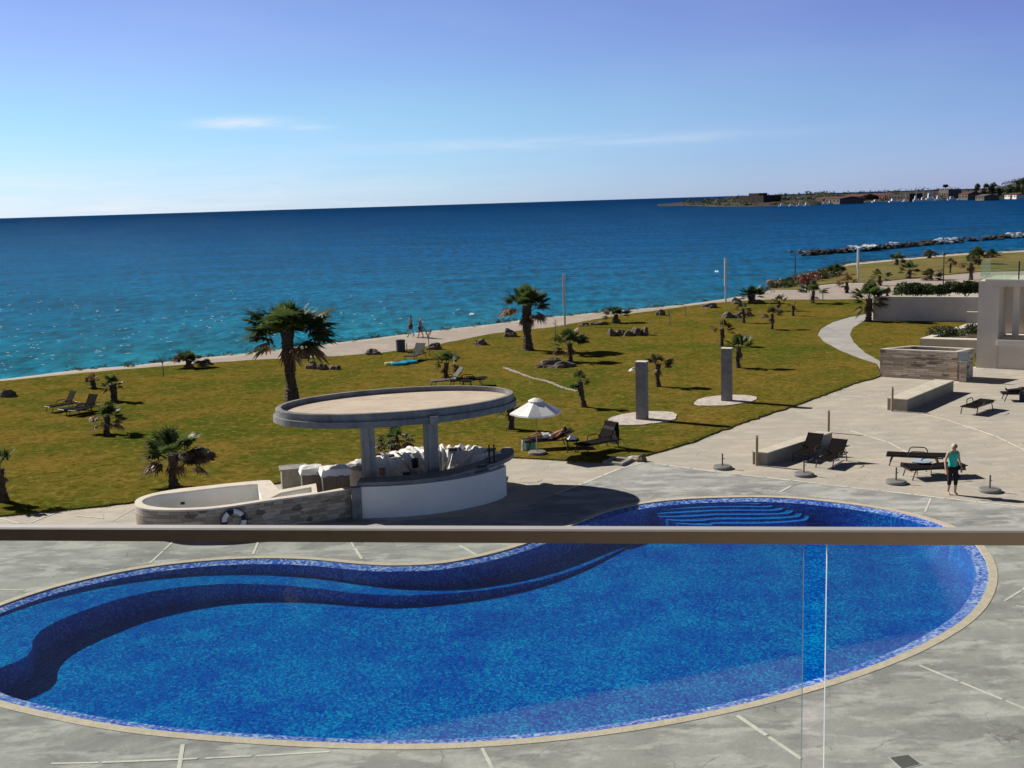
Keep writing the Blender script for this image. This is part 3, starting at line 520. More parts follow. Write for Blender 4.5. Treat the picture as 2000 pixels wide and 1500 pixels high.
def palm(px, yb, yt, width, label, seed, mats=('frond', 'dry'), tr=.13, clusters=None, up=10, lean=0.0, skirt=6, base_z=.05, trunkfrac=.62, droop=.35, crownx=0.0, group='fan palms planted on the lawn'):
    rs = random.Random(seed); g, h = HT(px, yb, yt, base_z)
    D = (g-Vector((0, 0, CH))).dot(cF); wid = width*1.1*D/FPX
    r = E_('palm_tree', g, 0, label, 'palm tree', group)
    th = h*trunkfrac; tb = MB(); cx = crownx*D/FPX
    pts = []; rr = []; nseg = max(6, int(th/.09))
    for i in range(nseg+1):
        u = i/nseg; k = 1.35-.55*min(1, u*3) if u < .33 else .8+.35*u*u
        pts.append((cx*u**1.5+.03*math.sin(u*5+seed), .03*math.cos(u*4+seed), th*u-.05)); rr.append(tr*k*(1+.16*(i % 2)+rs.uniform(-.08, .08)))
    tb.tube(pts, rr, 9)
    # boots: stubs of cut leaf bases
    for i in range(int(th*22)+10):
        u = rs.uniform(.18, 1); a = rs.uniform(0, 6.283); q = int(u*nseg); c = Vector(pts[q]); e = Vector((math.cos(a), math.sin(a), 0))
        s_ = Vector((-math.sin(a), math.cos(a), 0))*tr*.3; b_ = c+e*rr[q]*.8
        tb.add([b_-s_, b_+s_, b_+e*tr*.45*rs.uniform(.6, 1.5)+Vector((0, 0, tr*rs.uniform(.7, 1.6)))], [(0, 1, 2)])
    tb.build('trunk', 'trunk', r)
    top = Vector(pts[-1]); cr = MB(); dr = MB(); ch = h-th
    camaz = math.atan2(-g.y, -g.x)
    Lf = wid*.30; fan = wid*.29; up = int(up*1.3)
    if clusters is None: clusters = [(rs.choice((0, math.pi))+rs.uniform(-.7, .7), rs.uniform(-.3, .5), rs.randint(4, 6), rs.random() < .45) for _ in range(4)]
    for k in range(up):
        a = rs.uniform(0, 6.283); e = R(rs.uniform(36, 88)); s_ = rs.uniform(.42, 1.05)
        frond(cr, top+Vector((0, 0, -.05)), a, e, (ch-fan*.75)*s_ if ch > fan*1.3 else ch*.5*s_, fan*rs.uniform(.8, 1.0), 14, .15, rs, 0, 0)
    for az, el, nf, brown in clusters:
        for k in range(nf):
            a = az+rs.gauss(0, .3); e = el+.12+rs.gauss(0, .22); mb = dr if brown and rs.random() < .75 else cr
            frond(mb, top+Vector((0, 0, rs.uniform(-.2, .05)*ch)), a, e, Lf*rs.uniform(.75, 1.2), fan*rs.uniform(.75, 1.05), 13, droop*.6 if mb is cr else droop*1.1, rs, 0, 0)
    for k in range(skirt):
        a = rs.uniform(0, 6.283); frond(dr, top+Vector((0, 0, -rs.uniform(.15, .5)*th*.35)), a, R(rs.uniform(-75, -30)), Lf*rs.uniform(.3, .6), fan*rs.uniform(.4, .7), 9, .6, rs, 0, 0)
    cr.build('crown', mats[0], r)
    if dr.f: dr.build('dead_fronds', mats[1], r)
    return r
PI = math.pi
# clusters: (azimuth 0=right, pi=left in the photo, elevation, fronds, brown)
palm(570, 782, 574, 163, 'tallest fan palm, windswept with a thick dark trunk, standing behind the bar roof', 1, tr=.27, up=22, trunkfrac=.66, skirt=4, clusters=[(PI, .15, 8, False), (PI-.3, -.2, 5, True), (PI+.5, .35, 6, False), (.1, .35, 7, False), (-.1, .0, 6, True), (.5, .25, 5, False), (PI/2, .4, 4, False), (-PI/2, .5, 4, False)])
palm(1031, 684, 549, 96, 'second tallest fan palm with a wide flared trunk, by the promenade at the centre', 2, tr=.27, up=20, trunkfrac=.66, skirt=8, clusters=[(PI, .0, 7, True), (PI-.2, .4, 5, False), (0, .1, 6, False), (.2, .5, 5, False), (-.3, -.2, 3, True), (-PI/2, .4, 4, False)])
palm(341, 950, 819, 118, 'bushy fan palm with bright green left crown beside two brown boulders, left of the bar', 3, tr=.15, up=7, trunkfrac=.5, clusters=[(PI, .5, 8, False), (PI+.2, .3, 5, False), (PI, -.45, 6, True), (0, .55, 7, False), (.1, .1, 7, True), (-.1, -.25, 5, True)])
palm(210, 847, 775, 66, 'fan palm directly in front of the stacked dark sunloungers at the left', 4, tr=.12, trunkfrac=.52, up=7, clusters=[(PI, -.1, 6, True), (0, .1, 6, False), (0, -.4, 4, True), (PI/2, .4, 3, False)])
palm(223, 783, 719, 46, 'fan palm just behind the left sunloungers, right one of the close pair', 5, tr=.16, trunkfrac=.55, up=7, clusters=[(PI, .1, 5, False), (0, .2, 4, False), (PI, -.3, 3, True)])
palm(183, 758, 722, 32, 'small brown dried palm, left one of the close pair behind the loungers', 6, mats=('dry', 'dry'), tr=.12, trunkfrac=.5, up=4)
palm(6, 980, 862, 70, 'palm cut by the left edge of the picture on the near lawn', 7, tr=.15, trunkfrac=.58, up=8)
palm(370, 718, 681, 66, 'low spreading palm with a round dark rock, by the promenade at left', 8, tr=.18, trunkfrac=.42, up=9, clusters=[(PI, .2, 7, True), (0, .25, 7, False), (PI, .5, 4, False), (-.2, .0, 4, True)])
palm(872, 737, 676, 56, 'small palm beside the grey-backed lounger behind the bar roof', 9, tr=.12, trunkfrac=.5, up=6, clusters=[(PI, .3, 4, False), (PI, -.1, 4, True), (0, -.2, 6, True), (.2, .4, 3, False)])
palm(770, 884, 824, 78, 'drooping palm seen between the two bar columns', 10, tr=.15, trunkfrac=.5, up=4, droop=.6, clusters=[(PI, -.4, 4, True), (PI, -.1, 5, False), (0, -.1, 6, True), (-PI/2, .1, 4, True)])
palm(998, 838, 766, 46, 'dark palm partly hidden behind the right end of the bar roof', 11, tr=.14, trunkfrac=.6, up=5)
palm(1114, 706, 632, 72, 'palm with a forked green crown behind the long flat rock', 12, tr=.13, trunkfrac=.5, up=7, clusters=[(PI-.2, .45, 5, False), (PI, -.5, 4, True), (0, .25, 7, False), (0, .7, 4, True)])
palm(1204, 630, 589, 54, 'small round palm on the lawn edge with promenade behind it', 13, tr=.16, trunkfrac=.42, up=8, clusters=[(PI, .1, 6, True), (0, .3, 6, False), (PI, .5, 3, False)])
palm(1139, 795, 714, 44, 'slim palm with curved trunk above the white parasol', 14, tr=.12, trunkfrac=.64, up=6, crownx=-5)
palm(1285, 755, 681, 56, 'wilted brown-topped palm behind the nearer stone shower pillar', 15, mats=('frond2', 'dry'), tr=.12, trunkfrac=.62, up=5, clusters=[(PI, .6, 6, True), (0, .35, 5, False), (0, .1, 4, True)])
palm(1442, 718, 643, 58, 'palm with two green tufts behind the farther shower pillar', 16, tr=.12, trunkfrac=.56, up=6, clusters=[(PI, .3, 6, False), (0, .5, 7, False), (PI, -.2, 3, True)])
palm(1410, 676, 611, 44, 'orange-brown palm above and left of the farther shower pillar', 17, mats=('frond2', 'orange'), tr=.12, trunkfrac=.55, up=4, clusters=[(PI, .2, 5, True), (0, .5, 5, True), (0, .0, 3, False)])
palm(1508, 643, 592, 44, 'thin-trunked palm in the far lawn with a lopsided crown', 18, mats=('frond2', 'dry'), tr=.1, trunkfrac=.62, up=4, clusters=[(PI, -.1, 5, True), (0, .5, 4, False), (0, 0, 2, True)])
palm(1452, 631, 584, 32, 'thin palm in front of the dark rock cluster on the far lawn', 19, mats=('frond2', 'dry'), tr=.1, trunkfrac=.62, up=4)
palm(1468, 592, 553, 50, 'dense dark palm between rocks at the far end of the promenade edge', 20, tr=.3, trunkfrac=.45, up=10, clusters=[(PI, .1, 6, False), (0, .1, 6, False), (PI, .5, 4, False), (0, .5, 4, False)])
palm(1521, 607, 568, 36, 'small forked palm at the far lawn edge', 21, mats=('frond2', 'dry'), tr=.1, trunkfrac=.52, up=3, clusters=[(PI, .0, 4, True), (0, .6, 4, False)])
palm(1549, 617, 582, 26, 'shrivelled little palm with two bent tufts', 22, mats=('frond2', 'dry'), tr=.12, trunkfrac=.6, up=1, clusters=[(PI, .3, 4, True), (0, .9, 2, False), (0, -.9, 2, True)], skirt=3)
palm(1588, 592, 546, 56, 'umbrella-shaped palm beside the couple in red', 23, tr=.13, trunkfrac=.55, up=6, clusters=[(PI, .3, 6, False), (0, .0, 6, False), (-PI/2, .2, 4, False)])
palm(1697, 627, 537, 66, 'tall leafy palm at the corner of the long beige wall', 24, tr=.2, trunkfrac=.5, up=12, skirt=12, clusters=[(PI, .5, 8, False), (PI, .1, 6, False), (0, .7, 6, False), (0, .1, 4, True), (PI, -.7, 5, True), (0, -.5, 4, False)])
palm(1654, 571, 528, 40, 'orange dried palm on the far paving', 25, mats=('orange', 'dry'), tr=.13, trunkfrac=.5, up=5, group='palms beyond the promenade')
palm(1633, 537, 509, 42, 'dark bushy palm on the headland left of the third lamp post', 26, tr=.2, trunkfrac=.3, up=8, group='palms beyond the promenade')
palm(1718, 557, 518, 40, 'spidery green palm on the park grass right of the third lamp post', 27, tr=.15, trunkfrac=.5, up=3, group='palms beyond the promenade', clusters=[(PI, .4, 4, False), (0, .4, 4, False), (PI, .1, 3, False), (0, .1, 3, False)])
palm(1751, 518, 488, 36, 'dark palm at the water edge of the park, left one', 28, tr=.2, trunkfrac=.4, up=7, group='palms beyond the promenade')
palm(1776, 543, 502, 42, 'bushy dark palm in the middle of the park group', 29, tr=.2, trunkfrac=.4, up=7, group='palms beyond the promenade')
palm(1816, 504, 483, 28, 'small palm standing against the bay water inside the breakwater', 30, tr=.2, trunkfrac=.4, up=7, group='palms beyond the promenade')
palm(1817, 546, 517, 46, 'shaggy brown palm clump above the dark hedge', 31, mats=('frond2', 'dry'), tr=.2, trunkfrac=.3, up=6, group='palms beyond the promenade')
palm(1896, 546, 487, 44, 'brown-skirted tall palm left of the glass balustrade', 32, mats=('frond2', 'dry'), tr=.18, trunkfrac=.55, up=5, skirt=12, group='palms beyond the promenade')
palm(1910, 516, 476, 48, 'broad green palm behind the brown-skirted one at far right', 33, tr=.25, trunkfrac=.4, up=10, group='palms beyond the promenade')
palm(1938, 503, 483, 30, 'low dark palm at the rightmost end of the park', 35, tr=.2, trunkfrac=.3, up=8, group='palms beyond the promenade')
palm(1733, 578, 557, 30, 'tiny palm bush just above the left end of the beige wall', 34, mats=('frond2', 'dry'), tr=.1, trunkfrac=.3, up=5, group='palms beyond the promenade')
def sapling(px, yb, yt, crown, label, seed, staked=True):
    rs = random.Random(seed); g, h = HT(px, yb, yt, .05); r = E_('sapling', g, 0, label, 'sapling', 'thin bare saplings on the lawn')
    m = MB(); m.tube([(0, 0, -.05), (.02, .01, h*.4), (-.01, 0, h*.62)], [.03, .025, .02], 6)
    for k in range(8 if crown else 3):
        a = k*2.4+seed; b = h*(.5+.05*(k % 4)); L = h*(.2 if crown else .1)
        p1 = Vector((math.cos(a)*L*.7, math.sin(a)*L*.4, b+L)); m.tube([(0, 0, b), p1, p1+Vector((math.cos(a)*L*.2, 0, L*.9))], [.016, .011, .005], 4)
        for j in range(3):
            q = p1+Vector((rs.uniform(-.1, .1), rs.uniform(-.1, .1), rs.uniform(0, .3)))
            m.tube([p1, q], [.008, .003], 3)
    m.build('trunk', 'bark', r)
    if staked:
        s_ = MB(); s_.tube([(.12, .02, -.05), (.12, .02, h*.55)], .022, 6); s_.build('stake', 'stake', r)
sapling(319, 736, 686, True, 'bare sapling near the left end of the promenade', 1, False)
sapling(838, 696, 632, True, 'bare sapling between the walkers and the far lounger', 2, False)
sapling(1085, 656, 616, False, 'staked bare sapling right of the flared palm trunk', 3)
sapling(1308, 637, 597, False, 'leaning staked stem on the middle of the lawn', 4)
sapling(1338, 618, 590, False, 'thinnest staked stem, near the second lamp post', 5)
sapling(1606, 587, 562, False, 'short staked stem on the far paving edge', 6)
def leafpile(mb, c, size, n, leaf, rs, mi=0, flatness=1.0, z0=0.0):
    for i in range(n):
        while True:
            q = Vector((rs.uniform(-1, 1), rs.uniform(-1, 1), rs.uniform(-.15, 1)))
            if q.length < 1: break
        if q.length < .45 and rs.random() < .5: q = q.normalized()*rs.uniform(.6, 1)
        p = Vector(c)+Vector((q.x*size[0], q.y*size[1], max(z0, q.z*size[2])))
        a = Vector((rs.gauss(0, 1), rs.gauss(0, 1), rs.gauss(0, .7))).normalized(); b = a.cross(Vector((rs.gauss(0, 1), rs.gauss(0, 1), rs.gauss(0, 1)))).normalized()
        l = leaf*rs.uniform(.6, 1.3)
        mb.add([p-a*l, p+b*l*.4, p+a*l, p-b*l*.4], [(0, 1, 2, 3)], mi)
# hedge behind the wall: three bushes
for i, (px, w, yb, yt, lb) in enumerate([(1788, 60, 582, 548, 'dark hedge bush behind the beige wall, left'), (1835, 70, 582, 549, 'dark hedge bush behind the beige wall, middle and widest'), (1886, 55, 582, 548, 'dark hedge bush behind the beige wall, next to the building')]):
    g, h = HT(px, yb, yt, 0); D = g.y; rs = random.Random(40+i); r = E_('hedge_bush', g, 0, lb, 'bush', 'hedge bushes behind the beige wall')
    f = MB()
    for k in range(11): leafpile(f, (rs.uniform(-.45, .45)*w*D/FPX, rs.uniform(-.4, .4), h*rs.uniform(.3, .62)), (w*D/FPX*.3, .8, h*.42), 420, .13, rs, z0=-h*.3)
    f.build('foliage', 'hedge', r); s_ = MB()
    for k in range(5): s_.tube([(rs.uniform(-.1, .1), 0, 0), (rs.uniform(-.7, .7), rs.uniform(-.3, .3), h*.7)], [.04, .015], 5)
    s_.build('stem', 'bark', r)
# shore vegetation strip
sv = MB(); rs = random.Random(77)
for i in range(len(coast)-1):
    a, b = coast[i], coast[i+1]; L = (b-a).length
    d = (b-a).normalized(); nn = Vector((-d.y, d.x, 0))
    for k in range(int(L*1.6)):
        p = a.lerp(b, rs.random()); th = noise.noise(p*.12)+.25
        if th < 0 and rs.random() < .85: continue
        p += nn*rs.uniform(-.45, .8); s = rs.uniform(.2, .6)*(.75+max(th, 0))
        leafpile(sv, (p.x, p.y, -.05), (s*1.3, s*.8, s*.75), 30, .10, rs, 1 if rs.random() < .0 else 0)
tag(sv.build('shore_scrub', ['scrub', 'redscrub']), 'low green scrub growing along the seaward edge of the promenade', 'scrub', kind='stuff')
rv = MB()
for k in range(220):
    u = rs.random(); x, y = 1520+110*u+rs.uniform(-8, 8), 556-24*u+rs.uniform(-1, 10)*(1-u*.3)
    g = G(x, y); leafpile(rv, (g.x, g.y, 0), (.9, 1.0, .55*rs.uniform(.6, 1.3)), 34, .16, rs, 0 if x < 1600 and y < 552 else 1)
tag(rv.build('red_scrub', ['redscrub', 'scrub']), 'mound of reddish brown scrub on the bank behind the couple in red', 'scrub', kind='stuff')
# grass blades along the lawn edge nearest the paving
gb = MB()
for i in range(len(near_edge)-1):
    a, b = near_edge[i], near_edge[i+1]
    for k in range(int((b-a).length*55)):
        p = a.lerp(b, rs.random())+Vector((rs.uniform(-.12, .10), rs.uniform(-.1, .25), .03)); l = rs.uniform(.04, .10); an = rs.uniform(0, 6.28)
        gb.add([p+Vector((math.cos(an)*.012, math.sin(an)*.012, 0)), p-Vector((math.cos(an)*.012, math.sin(an)*.012, 0)), p+Vector((rs.uniform(-.04, .04), rs.uniform(-.05, .02), l))], [(0, 1, 2)])
tag(gb.build('lawn_edge_grass', 'grassblade'), 'ragged grass blades along the near edge of the lawn', 'grass', kind='stuff')
# rocks
def rockthing(px, y, w, h_, label, seed, m='rock', n=1, asp=.7):
    g = G(px, y, .05); D = g.y; W_ = w*D/FPX; H_ = h_*D/FPX*1.05; mb = MB(); rs = random.Random(seed)
    if n == 1: mb.rock((0, 0, 0), (W_, W_*asp, H_*.95), seed, 3)
    o = mb.build('boulder', m); o.location = g+Vector((0, W_*asp*.3, -.02)); return tag(o, label, 'boulder', 'boulders on the lawn')
def cluster(px, y, w, h_, labels, seed, cnt, m='rock'):
    rs = random.Random(seed)
    for i in range(cnt):
        x = px-w/2+w*(i+.5)/cnt; ww = w/cnt*rs.uniform(1.0, 1.4)
        rockthing(x, y+rs.uniform(-2, 2), ww, h_*rs.uniform(.65, 1.1), labels[i], seed*10+i, m, asp=.9)
rockthing(400, 713, 36, 10, 'flat rounded dark rock under the low palm at left', 1)
rockthing(12, 776, 34, 14, 'dark rock at the left edge of the lawn', 2)
rockthing(396, 896, 42, 24, 'large upright brown boulder right of the bushy green palm', 3)
rockthing(362, 901, 36, 15, 'lower brown boulder against the bushy green palm trunk', 4)
rockthing(727, 693, 30, 10, 'flat dark rock halfway along the promenade edge', 5)
rockthing(592, 700, 20, 12, 'small rock on the promenade edge right of the tall palm', 6)
cluster(630, 722, 66, 15, ['jagged rock nearest the tall palm trunk in the row of three', 'middle jagged rock in the row of three right of the tall palm', 'rightmost jagged rock in the row of three right of the tall palm'], 7, 3)
rockthing(848, 683, 30, 11, 'brown rock behind the lone bare sapling', 8)
rockthing(940, 674, 30, 12, 'grey-topped rock left of the centre palm', 9)
rockthing(998, 658, 28, 14, 'rounded dark rock touching the centre palm on its left', 10)
rockthing(1086, 718, 72, 20, 'long flat brown rock slab at the forked palm base', 11, asp=.5)
rockthing(1170, 635, 30, 8, 'flat dark rock left of the small round palm', 12)
rockthing(1142, 636, 22, 6, 'tiny sandy rock by the promenade edge', 13)
cluster(1228, 656, 80, 15, ['first rock from the left in the mid-lawn rock row', 'second rock from the left in the mid-lawn rock row', 'tallest pale rock in the mid-lawn rock row', 'fourth rock from the left in the mid-lawn rock row', 'last and lowest rock on the right of the mid-lawn rock row'], 14, 5)
rockthing(1292, 616, 20, 11, 'single dark round rock on the promenade edge', 15)
rockthing(1386, 602, 38, 9, 'wide flat dark rock left of the second lamp post', 16)
cluster(1443, 620, 54, 11, ['left rock of the dark trio on the far lawn', 'middle rock of the dark trio on the far lawn', 'right rock of the dark trio on the far lawn'], 17, 3)
rockthing(1440, 594, 24, 11, 'pointed brown rock left of the dense dark palm', 18)
rockthing(1483, 592, 22, 8, 'low rock right of the dense dark palm', 19)
rockthing(1505, 554, 14, 8, 'pale pink rock at the left foot of the red scrub', 20, 'rockpink')
rockthing(1525, 552, 22, 9, 'larger pink and cream rock at the foot of the red scrub', 21, 'rockpink')
rockthing(1611, 532, 18, 8, 'dark rock on the headland beside the bushy palm', 22)

# ================================================================== BREAKWATER AND HARBOUR
bw = MB(); bl = [G(1568, 499, SZ), G(1700, 489, SZ), G(1850, 475, SZ), G(2030, 461, SZ)]; rs = random.Random(5)
cl_ = smoothc(bl, 30)
for i, p in enumerate(cl_):
    for k in range(5):
        s = rs.uniform(.45, 1.05); bw.rock((p.x+rs.uniform(-1.2, 1.2), p.y+rs.uniform(-1.8, 1.8), SZ+rs.uniform(0, .7)), (s*1.6, s*1.3, s*.45), rs.random()*99, 1, rz=rs.uniform(0, 3), amp=.5)
tag(bw.build('breakwater', 'rockblk'), 'long low breakwater of dark rocks lying across the bay', 'breakwater', kind='stuff')
fo = MB()
for u0, u1, den in ((.24, .345, 60), (.62, .69, 45), (.86, .95, 34), (.42, .45, 8), (.02, .03, 5)):
    for k in range(den):
        u = rs.uniform(u0, u1)*(len(cl_)-1); p = cl_[int(u)]; s = rs.uniform(.35, .8)
        fo.rock((p.x+rs.uniform(-1, 1), p.y+rs.uniform(-2.2, 1.5), SZ+.2+rs.uniform(0, .9)), (s*2.0, s, s*.4), rs.random()*99, 1, amp=.6)
M['foam_glint'] = flat('sea_foam_glint', (.82, .84, .84), .9, 0, .04)
tag(fo.build('surf_foam', 'foam_glint'), 'white surf breaking over the breakwater rocks', 'surf', kind='stuff')
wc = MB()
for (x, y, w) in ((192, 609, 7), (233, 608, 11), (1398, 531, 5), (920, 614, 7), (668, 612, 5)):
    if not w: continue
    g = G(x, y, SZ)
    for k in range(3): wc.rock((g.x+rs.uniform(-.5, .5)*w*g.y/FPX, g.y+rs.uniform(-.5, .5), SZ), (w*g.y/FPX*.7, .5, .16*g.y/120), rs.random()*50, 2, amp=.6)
for k in range(240):  # sun glints put in as tiny white flecks
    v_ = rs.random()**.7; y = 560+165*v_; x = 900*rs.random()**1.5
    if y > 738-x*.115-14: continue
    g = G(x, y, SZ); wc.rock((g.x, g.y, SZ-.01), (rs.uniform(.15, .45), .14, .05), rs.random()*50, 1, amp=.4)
tag(wc.build('whitecaps_glints', 'foam_glint'), 'small white wave crests and flecks standing in for sun glints on the blue sea', 'whitecaps_glints', kind='stuff')
# far headland
qy = [(1284, 403, 400), (1320, 402.5, 395), (1360, 402.5, 393), (1400, 404, 391), (1450, 404, 387), (1500, 403, 384), (1540, 402, 381), (1580, 401.5, 379.5), (1620, 398, 378.5), (1680, 395, 377.5), (1740, 394, 375), (1800, 392.5, 372.5), (1860, 390.5, 371), (1900, 389, 369.5), (1940, 389, 366), (1975, 388, 358), (2010, 387, 350), (2080, 384, 345)]
hv = []; cols_ = len(qy)
qq = smoothc([Vector(q) for q in qy], 4)
for q in qq:
    a = G(q.x, q.y, SZ); dirv = Vector((a.x, a.y, 0)).normalized()
    rb = a+dirv*a.length*.30; zt = 0
    lo, hi = -5, 90
    for _ in range(40):
        mm = (lo+hi)/2
        if proj((rb.x, rb.y, mm))[1] > q.z+1.0: lo = mm
        else: hi = mm
    f2 = a+dirv*25; md = a+dirv*a.length*.12; bb = a+dirv*a.length*.6
    j = noise.noise(Vector((q.x*.05, 0, 0)))
    hv += [Vector((a.x, a.y, SZ-1)), Vector((f2.x, f2.y, SZ+1.6+j)), Vector((md.x, md.y, SZ+2.5+.3*(lo-SZ))), Vector((rb.x, rb.y, lo)), Vector((bb.x, bb.y, SZ-2))]
hm = MB(); hm.add(hv, [(i*5+k, (i+1)*5+k, (i+1)*5+k+1, i*5+k+1) for i in range(len(qq)-1) for k in range(4)])
M['farland'] = layered('far_land', (.05, .040, .024), [((.022, .022, .014), .012, (1, 1, 1), .5, .08, .9), ((.11, .08, .05), .03, (1, 1, 1), .60, .05, .7), ((.02, .02, .015), .08, (1, 1, 1), .54, .06, .7)], bump=.2)
tag(hm.build('headland', 'farland', smooth=True), kind='structure')
def fpos(px, yb): return G(px, yb, SZ+1.5)
def far_house(px0, px1, yb, yt, label, wall='farwall', roof='tileroof', pitched=True, depth=14, name='harbour_building', cat='building', group='low buildings round the harbour'):
    yt = yb-(yb-yt)*.72; g0, g1 = fpos(px0, yb), fpos(px1, yb); c = (g0+g1)/2; L = (g1-g0).length; h = HT((px0+px1)/2, yb, yt, SZ+1.5)[1]
    r = E_(name, c, math.atan2(g1.y-g0.y, g1.x-g0.x), label, cat, group); w = MB(); hw = h*(.66 if pitched else 1)
    w.box((0, depth/2, hw/2-1), (L, depth, hw+2)); w.build('wall', wall, r); rf = MB()
    if pitched: rf.add([(-L/2-.5, -.6, hw-.1), (L/2+.5, -.6, hw-.1), (L/2+.5, depth+.6, hw-.1), (-L/2-.5, depth+.6, hw-.1), (-L/2-.5, depth/2, h), (L/2+.5, depth/2, h)], [(0, 1, 5, 4), (2, 3, 4, 5), (0, 4, 3), (1, 2, 5), (3, 2, 1, 0)])
    else: rf.box((0, depth/2, hw+.25), (L+.6, depth+.6, .5))
    rf.build('roof', roof, r); k = max(2, int(L/9))
    for i in range(min(k, 8)):
        d = MB(); d.box((-L/2+L*(i+.5)/min(k, 8), -.06, hw*.45), (L/min(k, 8)*.42, .12, hw*.42)); d.build('window', 'window', r)
far_house(1586, 1640, 396, 380, 'long brick-red roofed shed left of the white motor yacht', depth=25)
far_house(1642, 1682, 392, 374.5, 'tall block with flat red roof behind the left harbour boats', wall='tileroof', depth=20)
far_house(1686, 1728, 391, 372.5, 'dark red long warehouse, widest of the harbour sheds', wall='tileroof', depth=25)
far_house(1730, 1776, 391, 375, 'low dark flat-roofed shed in the middle of the harbour', wall='farstone', roof='farstone', pitched=False)
far_house(1833, 1852, 388, 365, 'sand-coloured building below the lone round tree', pitched=False, roof='farwall')
far_house(1872, 1890, 388, 369, 'pinkish gabled house near the harbour trees')
far_house(1892, 1925, 385, 367, 'orange-roofed house left of the dark harbour trees')
far_house(1905, 1922, 389, 376, 'pale low house in front of the orange-roofed one', wall='farwall', roof='farwall')
far_house(1962, 1985, 386, 374, 'pale house at the foot of the wooded hill', wall='plaster')
# castle: square keep with a smaller block on the roof
g0, g1 = fpos(1443, 400), fpos(1491, 399); c = (g0+g1)/2; L = (g1-g0).length; h = HT(1467, 400, 383, SZ+1.5)[1]; h2 = HT(1467, 400, 377.5, SZ+1.5)[1]
r = E_('castle', c, math.atan2(g1.y-g0.y, g1.x-g0.x), 'squat square dark stone castle on the tip of the headland', 'castle')
w = MB(); w.box((0, L*.35, h/2-1), (L, L*.7, h+2))
for k in range(9): w.box((-L/2+L*(k+.5)/9, .6, h+.35), (L/9*.55, 1.2, .7))
w.build('wall', 'farstone', r); w = MB(); w.box((-L*.07, L*.35, (h+h2)/2), (L*.40, L*.35, h2-h)); w.build('tower', 'farstone', r)
w = MB(); w.box((L*.05, -.1, h*.22), (1.6, .3, h*.4)); w.build('door', 'window', r)
for k in range(4):
    w = MB(); w.box((-L*.35+L*.22*k, -.08, h*.66), (.8, .25, 1.2)); w.build('window', 'window', r)
def boat(px, yb, w_px, h_px, label, mast=False, seed=0):
    g = G(px, yb, SZ); D = g.y; L = w_px*D/FPX; Hh = h_px*D/FPX
    r = E_('boat', g, rnd.uniform(-.2, .2), label, 'boat', 'boats moored round the harbour'); B = L*.28
    m = MB(); n = 7; secs = []
    for i in range(n):
        u = i/(n-1); b = B/2*(1-abs(u*2-1)**3*.75 if u > .5 else .9+.2*u); x = (u-.5)*L; z = Hh*.32*(1+.3*u*u)
        secs += [(x, -b, z), (x, -b*.6, -.3), (x, b*.6, -.3), (x, b, z)]
    m.add(secs, [(i*4+k, (i+1)*4+k, (i+1)*4+k+1, i*4+k+1) for i in range(n-1) for k in range(3)]+[(i*4+3, (i+1)*4+3, (i+1)*4, i*4) for i in range(n-1)]+[(0, 1, 2, 3), ((n-1)*4+3, (n-1)*4+2, (n-1)*4+1, (n-1)*4)])
    m.build('hull', 'boatwhite', r)
    c_ = MB(); c_.add([(-L*.28, -B*.35, Hh*.3), (L*.22, -B*.3, Hh*.3), (L*.22, B*.3, Hh*.3), (-L*.28, B*.35, Hh*.3), (-L*.22, -B*.3, Hh*.85), (L*.06, -B*.26, Hh*.85), (L*.06, B*.26, Hh*.85), (-L*.22, B*.3, Hh*.85)], [(0, 1, 5, 4), (1, 2, 6, 5), (2, 3, 7, 6), (3, 0, 4, 7), (4, 5, 6, 7)])
    c_.build('cabin', 'boatwhite', r)
    w = MB(); w.box((-L*.08, -B*.34, Hh*.62), (L*.26, .06, Hh*.12)); w.build('window', 'window', r)
    if mast:
        m = MB(); m.tube([(0, 0, Hh*.8), (0, 0, mast*D/FPX)], [.22, .12], 5); m.build('mast', 'galv', r)
for i, (x, y, w, h_, lb, ms) in enumerate([(1676, 396.5, 28, 4, 'white motor yacht lying apart in front of the quay', 0), (1528, 399.5, 12, 5, 'first small white boat right of the castle', 0), (1545, 399.5, 8, 4, 'second small white boat right of the castle', 0), (1563, 399.5, 12, 6, 'boat with a tall cabin at the left of the sheds', 0), (1576, 400.5, 10, 6, 'brightest small boat left of the sheds', 0), (1612, 396.5, 12, 5, 'boat moored under the long brick-red shed, left', 0), (1622, 396, 8, 5, 'boat moored under the long brick-red shed, right', 0), (1712, 392, 16, 5, 'small boat below the dark red warehouse', 0), (1746, 392, 18, 6, 'pale boat below the middle dark shed', 0), (1789, 391, 10, 10, 'sailing boat with the tallest mast', 36), (1803, 391, 12, 7, 'sailing boat with the shorter mast', 24), (1816, 390, 14, 14, 'large white cruiser with high stacked cabin', 0), (1833, 390, 12, 9, 'greenish-shaded boat right of the large cruiser', 0), (1860, 388, 16, 7, 'white boat below the pinkish house', 0), (1880, 388, 18, 5, 'low white boat below the orange-roofed house', 0), (1768, 391.5, 10, 4, 'small boat left of the masts', 18), (1928, 387.5, 16, 4, 'lone pale boat right of the harbour trees', 0)]):
    qn = sorted(qq, key=lambda q: abs(q.x-x))[0]; boat(x, qn.y+(1.6 if i == 0 else .9), w*1.15, h_*1.3, lb, ms, i)
hs = MB(); rs = random.Random(9)
for k in range(260):
    i = rs.randrange(len(qq)-1)
    if qq[i].x < 1330: continue
    u = rs.random(); lvl = rs.choice((1, 2, 2, 3, 3)); p = hv[i*5+lvl].lerp(hv[(i+1)*5+lvl], u); s_ = rs.uniform(2, 7)
    leafpile(hs, p, (s_*2.2, s_*1.5, s_*.9), 26, 1.6, rs)
tag(hs.build('headland_scrub', 'hedge'), 'dark low scrub and trees dotted over the far headland', 'scrub', kind='stuff')
